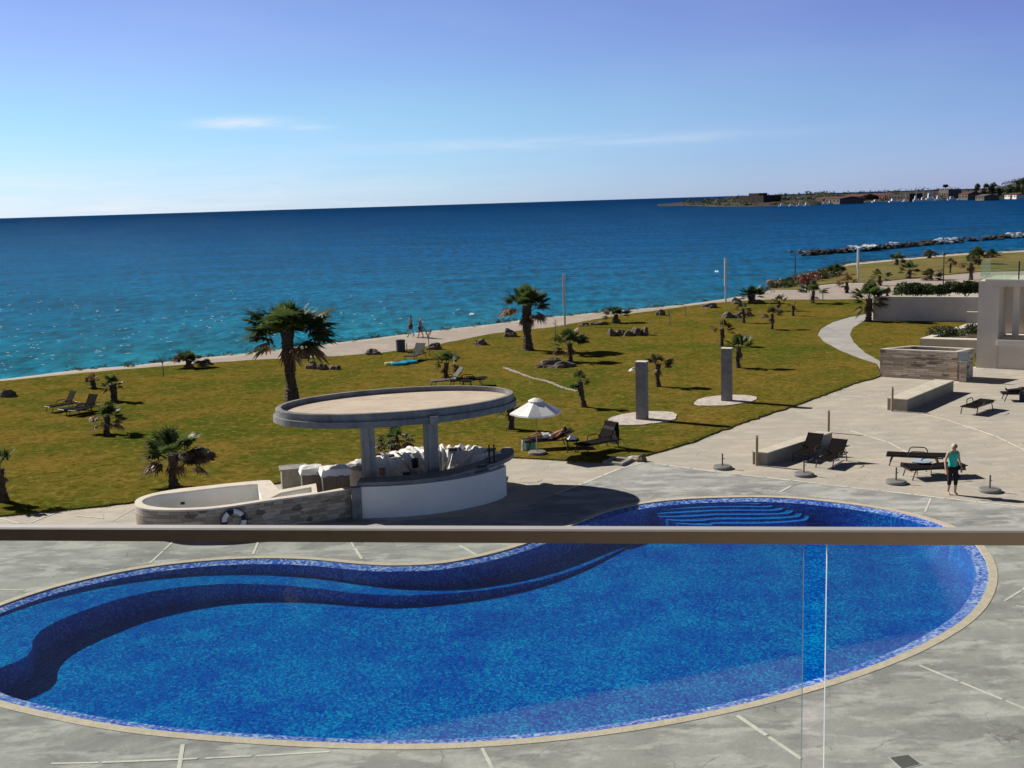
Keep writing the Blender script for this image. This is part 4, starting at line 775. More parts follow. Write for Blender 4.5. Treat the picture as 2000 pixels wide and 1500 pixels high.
def fartree(px, yb, yt, w, label, seed, palmy=False):
    g = G(px, yb, SZ+1.5); h = HT(px, yb, yt, SZ+1.5)[1]; D = g.y; W_ = w*D/FPX; r = E_('tree', g, 0, label, 'tree', 'dark trees behind the harbour'); rs = random.Random(seed); m = MB()
    m.tube([(0, 0, -1), (0, 0, h*.75)], [.5, .25], 6); m.build('trunk', 'bark', r); f = MB()
    lo = .72 if palmy else .15
    for k in range(7): leafpile(f, (rs.uniform(-.28, .28)*W_, rs.uniform(-.2, .2)*W_, h*rs.uniform(lo, .8)), (W_*.28, W_*.28, h*(.12 if palmy else .24)), 130, .9, rs)
    f.build('crown', 'hedge', r)
for i, (x, yb, yt, w, lb, pl) in enumerate([(1846, 386, 358, 11, 'lone umbrella-crowned tree above the sand-coloured building', True), (1907, 386, 357, 14, 'narrow dark tree left of the tree group', False), (1922, 387, 359, 16, 'left tree of the dark tree group', False), (1936, 387, 357, 18, 'right and taller tree of the dark tree group', False), (1952, 387, 364, 14, 'low tree at the edge of the tree group', False), (1972, 384, 358, 18, 'leftmost tree on the wooded hill', False), (1985, 384, 354, 18, 'middle tree on the wooded hill', False), (1998, 384, 349, 16, 'tallest tree on the wooded hill, at the picture edge', False), (1734, 384, 371, 14, 'dark tree behind the red warehouse', False), (1869, 386, 372, 12, 'round bush between the harbour houses', False)]): fartree(x, yb, yt, w, lb, 60+i, pl)
#PART2
# ================================================================== POOL BAR
bar = E_('pool_bar', (-2.6, 36.2, 0), 0, 'oval poolside bar with flat elliptical concrete roof on two columns', 'pool bar')
B0 = Vector((-2.6, 36.2, 0))
def bb(mb, name, m, parent=None, smooth=False, o0=B0):
    mb.v = [(v[0]-o0.x, v[1]-o0.y, v[2]-o0.z) for v in mb.v]
    return mb.build(name, m, parent or bar, smooth)
# roof ellipse
RC = Vector((-3.83, 36.85, 0)); RA = math.atan2(2.2, 7.7)
def ell(a, b, c=RC, ang=RA, n=96):
    return [Vector((c.x+a*math.cos(ang)*math.cos(k*2*PI/n)-b*math.sin(ang)*math.sin(k*2*PI/n), c.y+a*math.sin(ang)*math.cos(k*2*PI/n)+b*math.cos(ang)*math.sin(k*2*PI/n), 0)) for k in range(n)]
rf = MB()
e0, e1, e2, e3 = ell(4.06, 2.50), ell(3.97, 2.41), ell(3.80, 2.24), ell(3.76, 2.2)
prof = [(e1, 2.74), (e0, 2.75), (e0, 2.93), (e0, 2.945), (e1, 2.95), (e1, 3.16), (ell(3.95, 2.39), 3.18), (e2, 3.18), (e2, 3.165), (e2, 3.02)]
for (a, za), (b, zb) in zip(prof, prof[1:]): rf.ring(a, za, b, zb, 0)
bot = MB(); 
rf.prism(e1[::-1], None, 2.74, mi=0); 
roof = bb(rf, 'roof', ['conc_dk'])
rd = MB(); rd.prism(e2, None, 3.02); bb(rd, 'roof_deck', 'roofdeck', roof)
for p in [roof]: pass
# columns
def column(px, py, w, zb, zt):
    g = G(px, py, 1.1); m = MB(); a = RA
    m.box((g.x, g.y+.12, (zb+zt)/2), (w, w*.9, zt-zb), rz=a)
    m.box((g.x, g.y+.12-w*.45-.03, (zb+zt)/2), (w*.36, .06, zt-zb-.04), rz=a)
    return bb(m, 'column', 'concrete')
column(720, 922, .42, 0, 2.745); column(843, 910, .42, 0, 2.745)
g_ = G(847, 818, 2.9); jb = MB(); jb.box((g_.x, g_.y+.02, 2.86), (.26, .20, .26), rz=RA); bb(jb, 'junction_box', 'concrete')
# counter: curved front wall, dark concrete top
fb = smoothc(PX([(706, 1013), (780, 1010), (860, 1002), (930, 989), (975, 976), (990, 967)]), 6)
outn = []
cen = G(850, 930)
ft = [p.copy() for p in fb]
def inward(pts, d):
    o = []
    for i, p in enumerate(pts):
        t_ = (pts[min(i+1, len(pts)-1)]-pts[max(i-1, 0)]).normalized(); o.append(p+Vector((-t_.y, t_.x, 0))*d)
    return o
w = MB(); w.prism(ccw(fb+inward(fb, .22)[::-1]), 0, 1.0, bottom=False); bb(w, 'counter_wall', 'white')
w = MB(); e = G(700, 1014); w.box((fb[0].x-.14, fb[0].y+.05, .5), (.30, .30, 1.0), rz=RA); bb(w, 'counter_pier', 'conc_dk')
fo_ = smoothc(PX([(697, 946), (780, 945), (870, 935), (940, 918), (985, 902), (1003, 890), (1001, 880), (975, 876)], 1.0), 6)
ti = inward(fo_, .5)
ct_ = smoothc(PX([(697, 943), (780, 940), (870, 930), (940, 912), (985, 898), (1002, 887), (1003, 878), (994, 873), (982, 875), (968, 887), (930, 903), (862, 919), (780, 929), (704, 933)], 1.12), 5)
w = MB(); w.prism(ccw(ct_), 1.0, 1.12, bottom=True); bb(w, 'countertop', 'conc_dk')
# inner floor and lower worktop
w = MB(); w.prism(ccw(inward(fb, .24)[2:]+PX([(985, 930), (700, 940)])), .02, .12, bottom=False); bb(w, 'bar_floor', 'concrete')
# back counter behind (sea side)
bk_ = smoothc(PX([(676, 917), (720, 902), (790, 888), (870, 880), (940, 884), (985, 897)], .95), 6)
w = MB(); w.prism(ccw(bk_+inward(bk_, -.62)[::-1]), 0, .95, bottom=False); bb(w, 'back_counter', 'white')
# crumpled white sheets over the back counter
def tarp(i0, i1, seed, label, drop=.75):
    pts = bk_[i0:i1]; rs = random.Random(seed); nrm = inward(bk_, 1.0)[i0:i1]; rows = []
    fine = []; 
    for i in range(len(pts)-1):
        for k in range(6): u = k/6; fine.append((pts[i].lerp(pts[i+1], u), (nrm[i]-pts[i]).lerp(nrm[i+1]-pts[i+1], u)))
    nv = 22
    for j, (p, nn) in enumerate(fine):
        fold = noise.noise(Vector((j*.21, seed, 0)))*1.0
        for k in range(nv):
            s = k/(nv-1)*1.75
            if s < .15: off, z = -.05, .99-(.15-s)*1.6
            elif s < .85: off, z = s-.17, 1.0
            else: off, z = .68+(s-.85)*.62, .97-(s-.85)*drop
            n1_ = noise.noise(Vector((j*.12+s*.8, s*1.7, seed*3.3))); n2 = abs(noise.noise(Vector((j*.17-s*1.1, s*1.6, seed+8)))); n3 = abs(noise.noise(Vector((j*.8, s*4.0, seed+3))))
            hang = max(0, s-.8)
            rows.append(Vector((p.x, p.y, 0))-nn*(off+(.30*fold*hang+.55*n2*hang))+Vector((0, 0, z+.09+.09*n1_+.22*n2*(1-hang*.5)+.01*n3)))
    m = MB(); L = len(fine); m.add(rows, [(j*nv+k, (j+1)*nv+k, (j+1)*nv+k+1, j*nv+k+1) for j in range(L-1) for k in range(nv-1)])
    o = m.build('plastic_sheet', 'tarp'); mesh_origin(o, fine[L//2][0]); tag(o, label, 'plastic sheet', 'white sheets covering the bar back counter')
tarp(0, 11, 2, 'crumpled white sheet over the bar back counter left of and behind the left column')
tarp(10, 18, 3, 'crumpled white sheet over the bar back counter between the two columns')
tarp(17, 31, 5, 'crumpled white sheet with tent-like folds right of the right bar column')
def small(name, px, py, z, fn, m, label, cat):
    g = G(px, py, z); mb = MB(); fn(mb); o = mb.build(name, m); o.location = g; return tag(o, label, cat)
def pot(mb, r=.13, h=.28): mb.lathe((0, 0, 0), [(r*.8, 0), (r, h*.2), (r, h*.95), (r*1.08, h), (r*.85, h), (r*.8, h*.6), (0, h*.55)], 18)
small('black_bin', 811, 913, 1.0-.12, lambda m: pot(m, .12, .30), 'black', 'small black round bin beside the right bar column', 'bin')
small('pot', 747, 928, 1.12-.12, lambda m: pot(m, .10, .22), 'terra', 'reddish brown clay pot on the bar worktop', 'pot')
small('box', 794, 929, 1.0, lambda m: (m.box((0, 0, .06), (.22, .16, .12), .3), m.box((0, 0, .13), (.24, .18, .02), .3)), 'black', 'small dark box on the bar worktop', 'box')
small('red_can', 713, 926, .98, lambda m: (m.lathe((0, 0, 0), [(.10, 0), (.11, .02), (.11, .28), (.06, .33), (.03, .34), (.03, .38), (0, .38)], 14), m.tube([(0, 0, .36), (.07, 0, .42), (.13, 0, .36)], .012, 5)), 'redplastic', 'red canister at the foot of the left bar column', 'canister')
for px, py, lb in ((737, 888, 'folded brown board lying on the sheets left of the bar'), (888, 879, 'dark red board on the sheets right of the right bar column'), (843-85, 892, 'brown wooden board on the sheets between the bar columns')):
    small('board', px, py, 1.12, lambda m: m.box((0, 0, .03), (.42, .26, .06), .2), 'brown', lb, 'board')
# drink taps
g = G(962, 902, 1.12); r = E_('drinks_tap', g, 0, 'dark twin drinks tap standing on the right end of the bar counter', 'drinks tap')
for dx in (-.10, .06):
    m = MB(); m.tube([(dx, 0, 0), (dx, 0, .42)], .035, 8); m.tube([(dx, 0, .36), (dx-.12, -.03, .38), (dx-.15, -.03, .30)], .018, 6); m.build('column', 'black', r)
    m = MB(); m.box((dx, 0, .50), (.05, .05, .16)); m.build('handle', 'black', r)
m = MB(); m.box((-.02, 0, .015), (.36, .2, .03)); m.box((-.02, 0, .43), (.30, .07, .06)); m.build('base', 'black', r)
small('tray', 942, 912, 1.12, lambda m: m.box((0, 0, .04), (.24, .16, .09), .4), 'black', 'low dark tray beside the drinks tap', 'tray')
# steel cabinets with white covers
M['cabdoor'] = mat('cabinet_door', (.17, .15, .125), var=.3, scale=3, rough=.5)
def cabinet(px, py, w, d, h, rz, label):
    g = G(px, py, h); g.z = 0; r = E_('cabinet', g, rz, label, 'cabinet', 'covered cabinets left of the bar')
    m = MB(); m.box((0, d/2, h/2), (w, d, h)); m.build('body', 'cabinet', r)
    m = MB()
    for s in (-1, 1): m.box((s*w*.24, -.012, h*.5), (w*.44, .024, h*.86))
    m.build('door', 'cabdoor', r)
    c = MB(); nn = 14; vs = []
    for i in range(nn):
        for j in range(nn):
            x = (i/(nn-1)-.5)*(w+.12); y = d/2+(j/(nn-1)-.5)*(d+.12); ed = min(i, j, nn-1-i, nn-1-j)
            z = h+.03+.07*abs(noise.noise(Vector((x*3+px, y*3, 1))))+.05*(1-((i/(nn-1)-.5)*2)**2)*(1-((j/(nn-1)-.5)*2)**2) if ed else h-.14+.07*noise.noise(Vector((x*5, y*5+px, 0)))
            vs.append((x, y, z))
    c.add(vs, [(i*nn+j, (i+1)*nn+j, (i+1)*nn+j+1, i*nn+j+1) for i in range(nn-1) for j in range(nn-1)]); c.build('cover', 'tarp', r)
cabinet(610, 918, .68, .6, 1.10, RA, 'left covered metal cabinet with dented doors beside the bar')
cabinet(656, 920, .86, .7, 1.18, RA, 'right covered metal cabinet with dark side touching the bar')
g = G(577, 958); r = E_('low_unit', g, RA, 'low pale concrete counter unit left of the covered cabinets', 'counter unit')
m = MB(); m.box((0, .3, .36), (.85, .6, .72)); m.build('body', 'concrete', r); m = MB(); m.box((0, .3, .745), (.95, .7, .05)); m.build('top', 'concrete', r)
# elongated stone-clad tub left of the bar
PZ = .9
outp_ = smoothc(PX([(690, 954), (600, 967), (520, 978), (455, 988), (400, 994), (340, 996), (295, 995), (270, 990), (263, 981), (272, 972), (300, 963), (345, 955), (400, 949), (455, 943), (512, 938), (528, 938)], PZ), 5)
inp_ = smoothc(PX([(512, 975), (455, 984), (400, 990), (345, 992), (308, 990), (286, 986), (277, 980), (285, 973), (310, 966), (350, 961), (400, 955), (455, 949), (503, 945)], PZ), 5)
M['tubcap'] = mat('tub_coping', (.70, .64, .54), var=.1, scale=3, bump=.2)
tub = E_('stone_tub', (-9.4, 33.6, 0), 0, 'long rounded empty tub with split-stone sides and white rendered inside, left of the bar', 'pool tub')
T0 = Vector((-9.4, 33.6, 0))
closed = outp_+PX([(700, 935)], PZ)
closed = ccw(closed)
cc = ccw(inp_)
w = MB(); q_ = outp_
body = outp_[:1]+outp_[1:]
w.ring(ccw(outp_+PX([(690, 949), (620, 962), (617, 944), (545, 957)], PZ)[::-1]), 0, ccw(outp_+PX([(690, 949), (620, 962), (617, 944), (545, 957)], PZ)[::-1]), PZ-.05, 0)
bb(w, 'cladding', 'stone', tub, o0=T0)
TE = PX([(690, 949), (620, 962), (617, 944), (545, 957)], PZ)[::-1]
full = ccw(outp_+TE)
w = MB()
nar = offset(full, -.16)
w.prism(full, PZ-.05, PZ, holes=[cc, ccw(PX([(526, 973), (611, 961), (608, 951), (549, 962)], PZ))], bottom=False); bb(w, 'coping', 'tubcap', tub, o0=T0)
w = MB(); w.ring(cc[::-1], .12, cc[::-1], PZ-.04); w.prism(cc, None, .12)
i2 = ccw(PX([(526, 973), (611, 961), (608, 951), (549, 962)], PZ)); w.ring(i2[::-1], .35, i2[::-1], PZ-.04); w.prism(i2, None, .35)
bb(w, 'lining', 'white', tub, o0=T0)
w = MB(); g = G(357, 984, .6); w.box((g.x, g.y, .62), (.12, .05, .08)); bb(w, 'outlet', 'black', tub, o0=T0)
# life ring leaning on the tub
g = G(457, 988, .9); r = E_('life_ring', (g.x, g.y-.10, .47), RA-.0, 'white life ring with dark blue bands and rope hung on the stone tub wall', 'life ring')
m = MB(); nn = 32; k8 = 10; vs = []
for i in range(nn):
    a = 2*PI*i/nn
    for k in range(k8):
        b = 2*PI*k/k8; rr_ = .285+.075*math.cos(b); vs.append((rr_*math.cos(a), .045*math.sin(b), rr_*math.sin(a)))
fs = [(i*k8+k, ((i+1) % nn)*k8+k, ((i+1) % nn)*k8+(k+1) % k8, i*k8+(k+1) % k8) for i in range(nn) for k in range(k8)]
m.add(vs, fs); m.m = [1 if (i % 8) < 3 else 0 for i in range(nn) for k in range(k8)]; m.build('ring', ['whitecloth', 'navy'], r, True)
m = MB(); m.tube([((.375+.03*math.sin(a*4)**2)*math.cos(a), -.02, (.375+.03*math.sin(a*4)**2)*math.sin(a)) for a in [2*PI*i/40 for i in range(41)]], .012, 5); m.build('rope', 'navy', r)

# ================================================================== SHOWERS
def shower(px, yb, yt, w_px, label, head=True):
    g, h = HT(px, yb, yt, .06); D = g.y; w_ = w_px*D/FPX*.78; a = R(-22); r = E_('shower_pillar', g, a, label, 'shower pillar', 'stone shower pillars on the lawn')
    m = MB(); m.box((0, 0, h/2-.02), (w_, w_*.85, h)); m.build('pillar', 'conc_dk', r); m = MB(); m.box((0, 0, h), (w_+.03, w_*.85+.03, .03)); m.build('cap', 'plaster2', r)
    if head:
        m = MB(); m.tube([(-w_/2, 0, h-.30), (-w_/2-.12, 0, h-.26), (-w_/2-.2, 0, h-.30)], .02, 8); m.lathe((-w_/2-.2, 0, h-.42), [(.15, 0), (.14, .03), (.06, .09), (.02, .12), (0, .12)], 18); m.build('shower_head', 'white', r)
        m = MB(); m.box((w_/2+.05, 0, h-.42), (.1, .04, .04)); m.lathe((w_/2+.1, 0, h-.45), [(.03, 0), (.03, .06), (0, .07)], 8); m.build('tap', 'steel', r)
shower(1254.5, 819, 706, 27, 'nearer grey stone shower pillar with white shower head on its left side')
shower(1419.5, 783, 680, 25, 'farther grey stone shower pillar without a visible head', False)
def pad(l, label):
    pts = smoothc(PX(l, .06), 6, True); pts = [p+Vector((noise.noise(p*2.5), noise.noise(p*2.5+Vector((9, 9, 0))), 0))*.08 for p in pts]; pts = ccw(pts)
    c = sum(pts, Vector())/len(pts); m = MB(); m.prism([p-c for p in pts], -.05, .025, bottom=False); o = m.build('shower_pad', 'prompad'); o.location = (c.x, c.y, .06); tag(o, label, 'paved pad', 'shower floor pads')
M['prompad'] = layered('pad_stone', (.52, .45, .40), [((.62, .57, .52), 2.2, (1, 1, 1), .5, .06, .9), ((.36, .29, .25), 3.5, (1, 1, 1), .58, .05, .7), ((.28, .24, .21), 9, (1, 1, 1), .6, .04, .6)], bump=.5, bscale=9)
pad([(1185, 824), (1196, 815), (1225, 808), (1270, 804), (1310, 805), (1321, 812), (1316, 820), (1280, 827), (1235, 831), (1198, 829)], 'round crazy-paved pad under the nearer shower pillar')
pad([(1357, 786), (1372, 778), (1410, 773), (1450, 772), (1478, 777), (1468, 784), (1430, 791), (1390, 793), (1362, 791)], 'round crazy-paved pad under the farther shower pillar')
# narrow pale stepping strip in the lawn
m = MB(); pts = smoothc(PX([(985, 718), (1010, 727), (1040, 738), (1070, 745), (1100, 757), (1128, 764)], .06), 8)
for i in range(len(pts)-1):
    a, b = pts[i], pts[i].lerp(pts[i+1], .9); d = (b-a).normalized(); nn_ = Vector((d.y, -d.x, 0))*rnd.uniform(.06, .15)
    m.prism(ccw([a-nn_, b-nn_*.9, b+nn_, a+nn_*1.1]), .03, .068+rnd.uniform(0, .01), bottom=False)
o = m.build('stepping_path', 'prom'); tag(o, kind='structure')

# ================================================================== WALLS AND BUILDING ON THE RIGHT
def wallthing(name, foot, z1, m, label, cat, holes=(), z0=0, cap=None):
    c = sum(foot, Vector())/len(foot); c.z = 0; r = E_(name, c, 0, label, cat); pts = ccw([p-c for p in foot]); hl = [ccw([p-c for p in h_]) for h_ in holes]
    w = MB(); w.prism(pts, z0, z1-(.04 if cap else 0), holes=hl, bottom=False); w.build('wall', m, r)
    if cap: w = MB(); w.prism(offset(pts, .02), z1-.04, z1, holes=[offset(h_, -.02) for h_ in hl], bottom=True); w.build('coping', cap, r)
    return r
def back(a, b, th):
    d = (b-a).normalized(); n_ = Vector((-d.y, d.x, 0)); return [a, b, b+n_*th, a+n_*th]
a, b = G(1705, 627), G(1925, 630)
wallthing('boundary_wall', back(a, b, .28), HT(1705, 627, 579)[1], 'plaster', 'long plain beige wall between the side lawn and the dark hedge', 'wall', cap='plaster2')
small('wall_vent', 1766, 603, 0, lambda m: None, 'black', 'x', 'y') if False else None
# stone enclosure, open on top
F0, F1, F2 = G(1718, 736), G(1868, 744), G(1900, 736); zE = HT(1718, 736, 681)[1]
F3 = G(1782, 675, zE); F3 = Vector((F3.x, F3.y, 0)); u_ = (F3-F0); F2b = F1+u_*((F2-F1).length/u_.length)*1.0
top1, top2 = G(1875, 684, zE), G(1900, 678, zE)
quad = [F0, F1, Vector((F2.x, F2.y, 0)), F3]
ins = [F0.lerp(F1, .05)+(F3-F0)*.10, F1.lerp(F0, .06)+(Vector((F2.x, F2.y, 0))-F1)*.14, Vector((F2.x, F2.y, 0)).lerp(F3, .06)+(F1-F2)*.14, F3.lerp(Vector((F2.x, F2.y, 0)), .06)+(F0-F3)*.08]
encl = wallthing('stone_enclosure', quad, zE, 'stone2', 'open-topped rectangular stone-clad enclosure at the end of the winding path', 'enclosure', holes=[ins], cap='plaster2')
g = G(1876, 744); h = HT(1876, 744, 704)[1]; r = E_('service_pedestal', g-Vector((0, .25, 0)), R(-24), 'narrow grey service pedestal with flat lid against the stone enclosure', 'pedestal')
m = MB(); m.box((0, 0, h*.5), (.34, .3, h)); m.build('body', 'stone2', r); m = MB(); m.box((0, 0, h+.22), (.42, .12, .50), 0); m.box((0, 0, h-.02), (.44, .38, .05)); m.build('panel', 'door', r)
g = G(1853, 718, .7); m = MB(); m.box((0, 0, 0), (.12, .05, .3)); o = m.build('wall_light', 'white'); o.location = G(1853, 742)+Vector((0, -.05, .62)); tag(o, 'small white wall light on the front of the stone enclosure', 'wall light')
# benches
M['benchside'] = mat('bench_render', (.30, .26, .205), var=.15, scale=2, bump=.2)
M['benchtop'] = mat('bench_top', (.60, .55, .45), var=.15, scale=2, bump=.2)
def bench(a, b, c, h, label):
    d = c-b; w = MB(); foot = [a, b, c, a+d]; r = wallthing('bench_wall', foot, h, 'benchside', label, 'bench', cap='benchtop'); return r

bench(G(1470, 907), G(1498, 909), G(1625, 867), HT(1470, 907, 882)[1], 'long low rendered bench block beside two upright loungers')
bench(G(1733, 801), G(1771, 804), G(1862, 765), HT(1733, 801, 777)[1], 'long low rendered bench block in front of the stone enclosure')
# planter beside the building
zP = HT(1797, 690, 661)[1]
pf = [G(1797, 690), G(1925, 693), G(1940, 655), G(1850, 655)]
hf = [pf[0].lerp(pf[2], .12)+Vector((.25, -.1, 0)), pf[1].lerp(pf[3], .10), pf[2].lerp(pf[0], .08), pf[3].lerp(pf[1], .12)]
fl = lambda l: [Vector((q.x, q.y, 0)) for q in PX(l, zP)]
wallthing('planter', fl([(1797, 661), (1925, 664.5), (1935, 632), (1893, 631)]), zP, 'plaster', 'low rendered planter wall holding dark shrubs, left of the building', 'planter', holes=[fl([(1819, 658.5), (1912, 661), (1925, 638), (1893, 637)])], cap='plaster2')
wallthing('garden_wall', back(G(1887, 640), G(1925, 641), .3), HT(1887, 640, 609)[1], 'plaster', 'short raised wall step between the long beige wall and the building', 'wall', cap='plaster2')
for i, (px, py, s) in enumerate(((1836, 664, 1.1), (1862, 660, .9), (1890, 656, 1.0))):
    g = G(px, py, .55); r = E_('shrub', g, 0, ['dark shrub in the planter, leftmost and tallest', 'small shrub in the middle of the planter', 'shrub in the planter against the building'][i], 'shrub', 'shrubs in the planter'); f = MB(); rs = random.Random(i)
    for k in range(4): leafpile(f, (rs.uniform(-.35, .35), rs.uniform(-.4, .4), .2), (.38, .5, .62*s), 260, .07, rs)
    f.build('foliage', 'hedge', r); f = MB(); f.tube([(0, 0, -.2), (.05, 0, .5)], [.03, .015], 5); f.build('stem', 'bark', r)
# building: column, terrace slab, glass balustrade
bl0, bl1 = G(1906, 718), G(1946, 720); ud = (bl1-bl0).normalized(); vd = Vector((-ud.y, ud.x, 0)); hB = HT(1908, 718, 549)[1]
bd = E_('hotel_wing', bl0, math.atan2(ud.y, ud.x), 'pale plastered hotel wing with square opening and glass-fenced roof terrace at the right edge', 'building')
cw = (bl1-bl0).length
def zat(px, y, along):       # height on the facade line seen at image y
    p = bl0+ud*along; lo, hi = -1, 12
    for _ in range(40):
        mm = (lo+hi)/2
        if proj((p.x, p.y, mm))[1] > y: lo = mm
        else: hi = mm
    return lo
m = MB(); m.box((cw/2, 1.2, hB/2), (cw, 2.4, hB)); m.build('pier', 'plaster', bd)
zl = zat(0, 560, cw+.5); m = MB(); m.box((cw+3.5, 1.5, (hB+zl)/2), (7.0-.004, 3.0, hB-zl)); m.build('lintel', 'plaster', bd)
zs0, zs1 = zat(0, 674, cw+.4), zat(0, 664, cw+.4)
m = MB(); m.box((cw+3.5, .30, zs0/2), (7.0-.01, .5, zs0)); m.build('base_wall', 'plaster', bd)
m = MB(); m.box((cw+3.5, 1.4, (zs0+zs1)/2), (7.0-.02, 3.0, zs1-zs0)); m.build('ledge', 'plaster2', bd)
m = MB(); m.box((cw+.62, 1.6, (zs1+zl)/2), (.30, .34, zl-zs1-.01)); m.build('inner_column', 'plaster2', bd)
m = MB(); m.box((cw+3.3, 3.1, zl/2), (6.8, .2, zl)); m.build('back_wall', 'plaster', bd)
m = MB(); m.box((cw+4.2, 2.0, zs1+.45), (6.2, .2, .9)); m.build('parapet', 'plaster2', bd)
m = MB(); m.box((cw+1.35, 2.96, zl-.75), (.42, .06, .7)); m.build('window', 'window', bd)
m = MB(); m.box((cw+3.3, 1.5, hB+.06), (7.6+cw*.4, 3.1, .10)); m.build('terrace_slab', 'plaster2', bd)
def glassmat(name, tint, gloss=1.0, haze=0.0):
    m, t, p = newmat(name); t.nodes.remove(p); tr = N(t, 'ShaderNodeBsdfTransparent'); tr.inputs[0].default_value = (*tint, 1)
    gl = N(t, 'ShaderNodeBsdfGlossy', Roughness=.0); ms = N(t, 'ShaderNodeMixShader')
    t.links.new(mth(t, 'MULTIPLY', fres(t, .04), gloss), ms.inputs[0]); t.links.new(tr.outputs[0], ms.inputs[1]); t.links.new(gl.outputs[0], ms.inputs[2])
    last = ms.outputs[0]
    if haze:
        df = N(t, 'ShaderNodeBsdfDiffuse'); df.inputs[0].default_value = (.7, .75, .75, 1); m2 = N(t, 'ShaderNodeMixShader'); m2.inputs[0].default_value = haze; t.links.new(last, m2.inputs[1]); t.links.new(df.outputs[0], m2.inputs[2]); last = m2.outputs[0]
    t.links.new(last, t.nodes['Material Output'].inputs[0]); return m
M['glassg'] = glassmat('green_glass', (.86, .94, .89), .5, .01)
zg = hB+1.05
for (x0, y0, x1, y1) in ((.05, .1, cw*1.2, .1), (cw*1.2+.03, .1, cw*1.2+1.4, .1), (.05, .12, .05, 2.9)):
    m = MB(); L = math.hypot(x1-x0, y1-y0); m.box(((x0+x1)/2, (y0+y1)/2, (hB+.11+zg)/2), (L, .016, zg-hB-.11), rz=math.atan2(y1-y0, x1-x0)); m.build('glass_panel', 'glassg', bd)
m = MB(); m.box((cw+.9, .12, (zg+hB)/2), (.06, .06, zg-hB)); m.build('baluster', 'navy', bd)
g = G(1997, 560, 3.0); m = MB(); m.box((cw+1.62, .3, hB+2.6), (.10, .25, 5.2)); m.build('glass_screen_post', 'plaster2', bd)

# ================================================================== LAMPS, STAKES, BIN, PARASOL BASES
def lamp_pole(px, yb, yt, label):
    g, h = HT(px, yb, yt, .03); r = E_('lamp_post', g, 0, label, 'lamp post', 'plain white lamp posts along the promenade')
    m = MB(); m.box((0, 0, h*.69), (.20, .16, h*.62)); m.build('lamp_column', 'galv', r); m = MB(); m.box((0.02, 0, h*.2), (.13, .11, h*.4)); m.build('post', 'galv', r)
    m = MB(); m.box((0, 0, h+.02), (.23, .19, .05)); m.build('cap', 'galv', r)
lamp_pole(1103, 637, 537, 'white square lamp post behind the forked palm, nearest of three')
lamp_pole(1417, 592, 505, 'white square lamp post on the promenade edge, middle of three')
lamp_pole(1675, 548, 485, 'white square lamp post behind the tall leafy palm, farthest of three')
g, h = HT(1553, 532, 489, 0); r = E_('street_lamp', g, 0, 'dark street lamp with two globes standing on the rocky headland', 'street lamp')
m = MB(); m.tube([(0, 0, -.5), (0, 0, h*.9)], [.09, .06], 8); m.tube([(-.55, 0, h*.86), (-.3, 0, h*.93), (.3, 0, h*.93), (.55, 0, h*.86)], .04, 6); m.build('pole', 'black', r)
for s in (-1, 1): m = MB(); m.lathe((s*.55, 0, h*.86), [(.08, 0), (.25, .15), (.27, .3), (.16, .45), (0, .5)], 12); m.build('globe', 'lamp', r, True)
g, h = HT(1842, 562, 498, 0); r = E_('street_lamp', g, 0, 'thin dark street lamp rising from the hedge with a small round head', 'street lamp')
m = MB(); m.tube([(0, 0, 0), (0, 0, h)], [.06, .045], 8); m.build('pole', 'black', r); m = MB(); m.lathe((0, 0, h-.1), [(.08, 0), (.24, .14), (.2, .3), (0, .42)], 12); m.build('globe', 'lamp', r, True)
palm(1856, 533, 497, 24, 'small brown-headed palm on the park grass beside the thin street lamp', 36, mats=('dry', 'dry'), tr=.1, trunkfrac=.55, up=4, group='palms beyond the promenade')
def bollard(px, yb, yt, label):
    g, h = HT(px, yb, yt); r = E_('bollard_light', g, 0, label, 'bollard light', 'slim bollard lights by the benches')
    m = MB(); m.box((0, 0, h*.47), (.085, .085, h*.94)); m.build('post', 'stake', r); m = MB(); m.box((0, 0, h*.955), (.07, .07, h*.05)); m.build('lamp_head', 'galv', r); m = MB(); m.box((0, 0, h*.99), (.09, .09, .03)); m.build('cap', 'stake', r)
bollard(1478, 909, 851, 'slim bollard light at the near end of the bench with loungers'); bollard(1618, 845, 802, 'slim bollard light behind the far end of the bench with loungers'); bollard(1742, 803, 756, 'slim bollard light at the left end of the bench before the stone enclosure')
M['dullmetal'] = flat('dull_metal', (.10, .10, .095), .6, .2)
def pbase(px, py, ppx, label):
    g = G(px, py); r = E_('umbrella_stand', g, 0, label, 'umbrella stand', 'empty round umbrella stands'); m = MB(); m.lathe((0, 0, 0), [(.30, 0), (.34, .02), (.34, .075), (.31, .10), (.06, .115), (0, .115)], 36); m.build('disc', 'base', r)
    m = MB(); m.lathe((0, 0, .11), [(.026, 0), (.026, .42), (.022, .425), (.022, .35)], 12); m.tube([(.02, 0, .36), (.07, 0, .36)], .012, 6); m.build('tube', 'dullmetal', r)
pbase(1411, 915, 0, 'round umbrella stand left of the first bench, without parasol'); pbase(1570, 929, 0, 'round umbrella stand in front of the two upright loungers'); pbase(1750, 944, 0, 'round umbrella stand in front of the flat loungers'); pbase(1933, 960, 0, 'round umbrella stand right of the walking woman')
g, h = HT(783, 687, 664, .05); r = E_('litter_bin', g, 0, 'dark blue-grey litter bin on the promenade edge left of the walkers', 'litter bin')
m = MB(); m.lathe((0, 0, 0), [(.25, 0), (.30, .05), (.30, h*.88), (.32, h*.9), (.32, h), (.24, h), (.22, h*.8), (0, h*.78)], 20); m.build('body', 'bin', r)
m = MB(); m.tube([(.30, 0, 0), (.40, 0, 0), (.40, 0, h*.7)], .025, 6); m.build('post', 'bin', r)
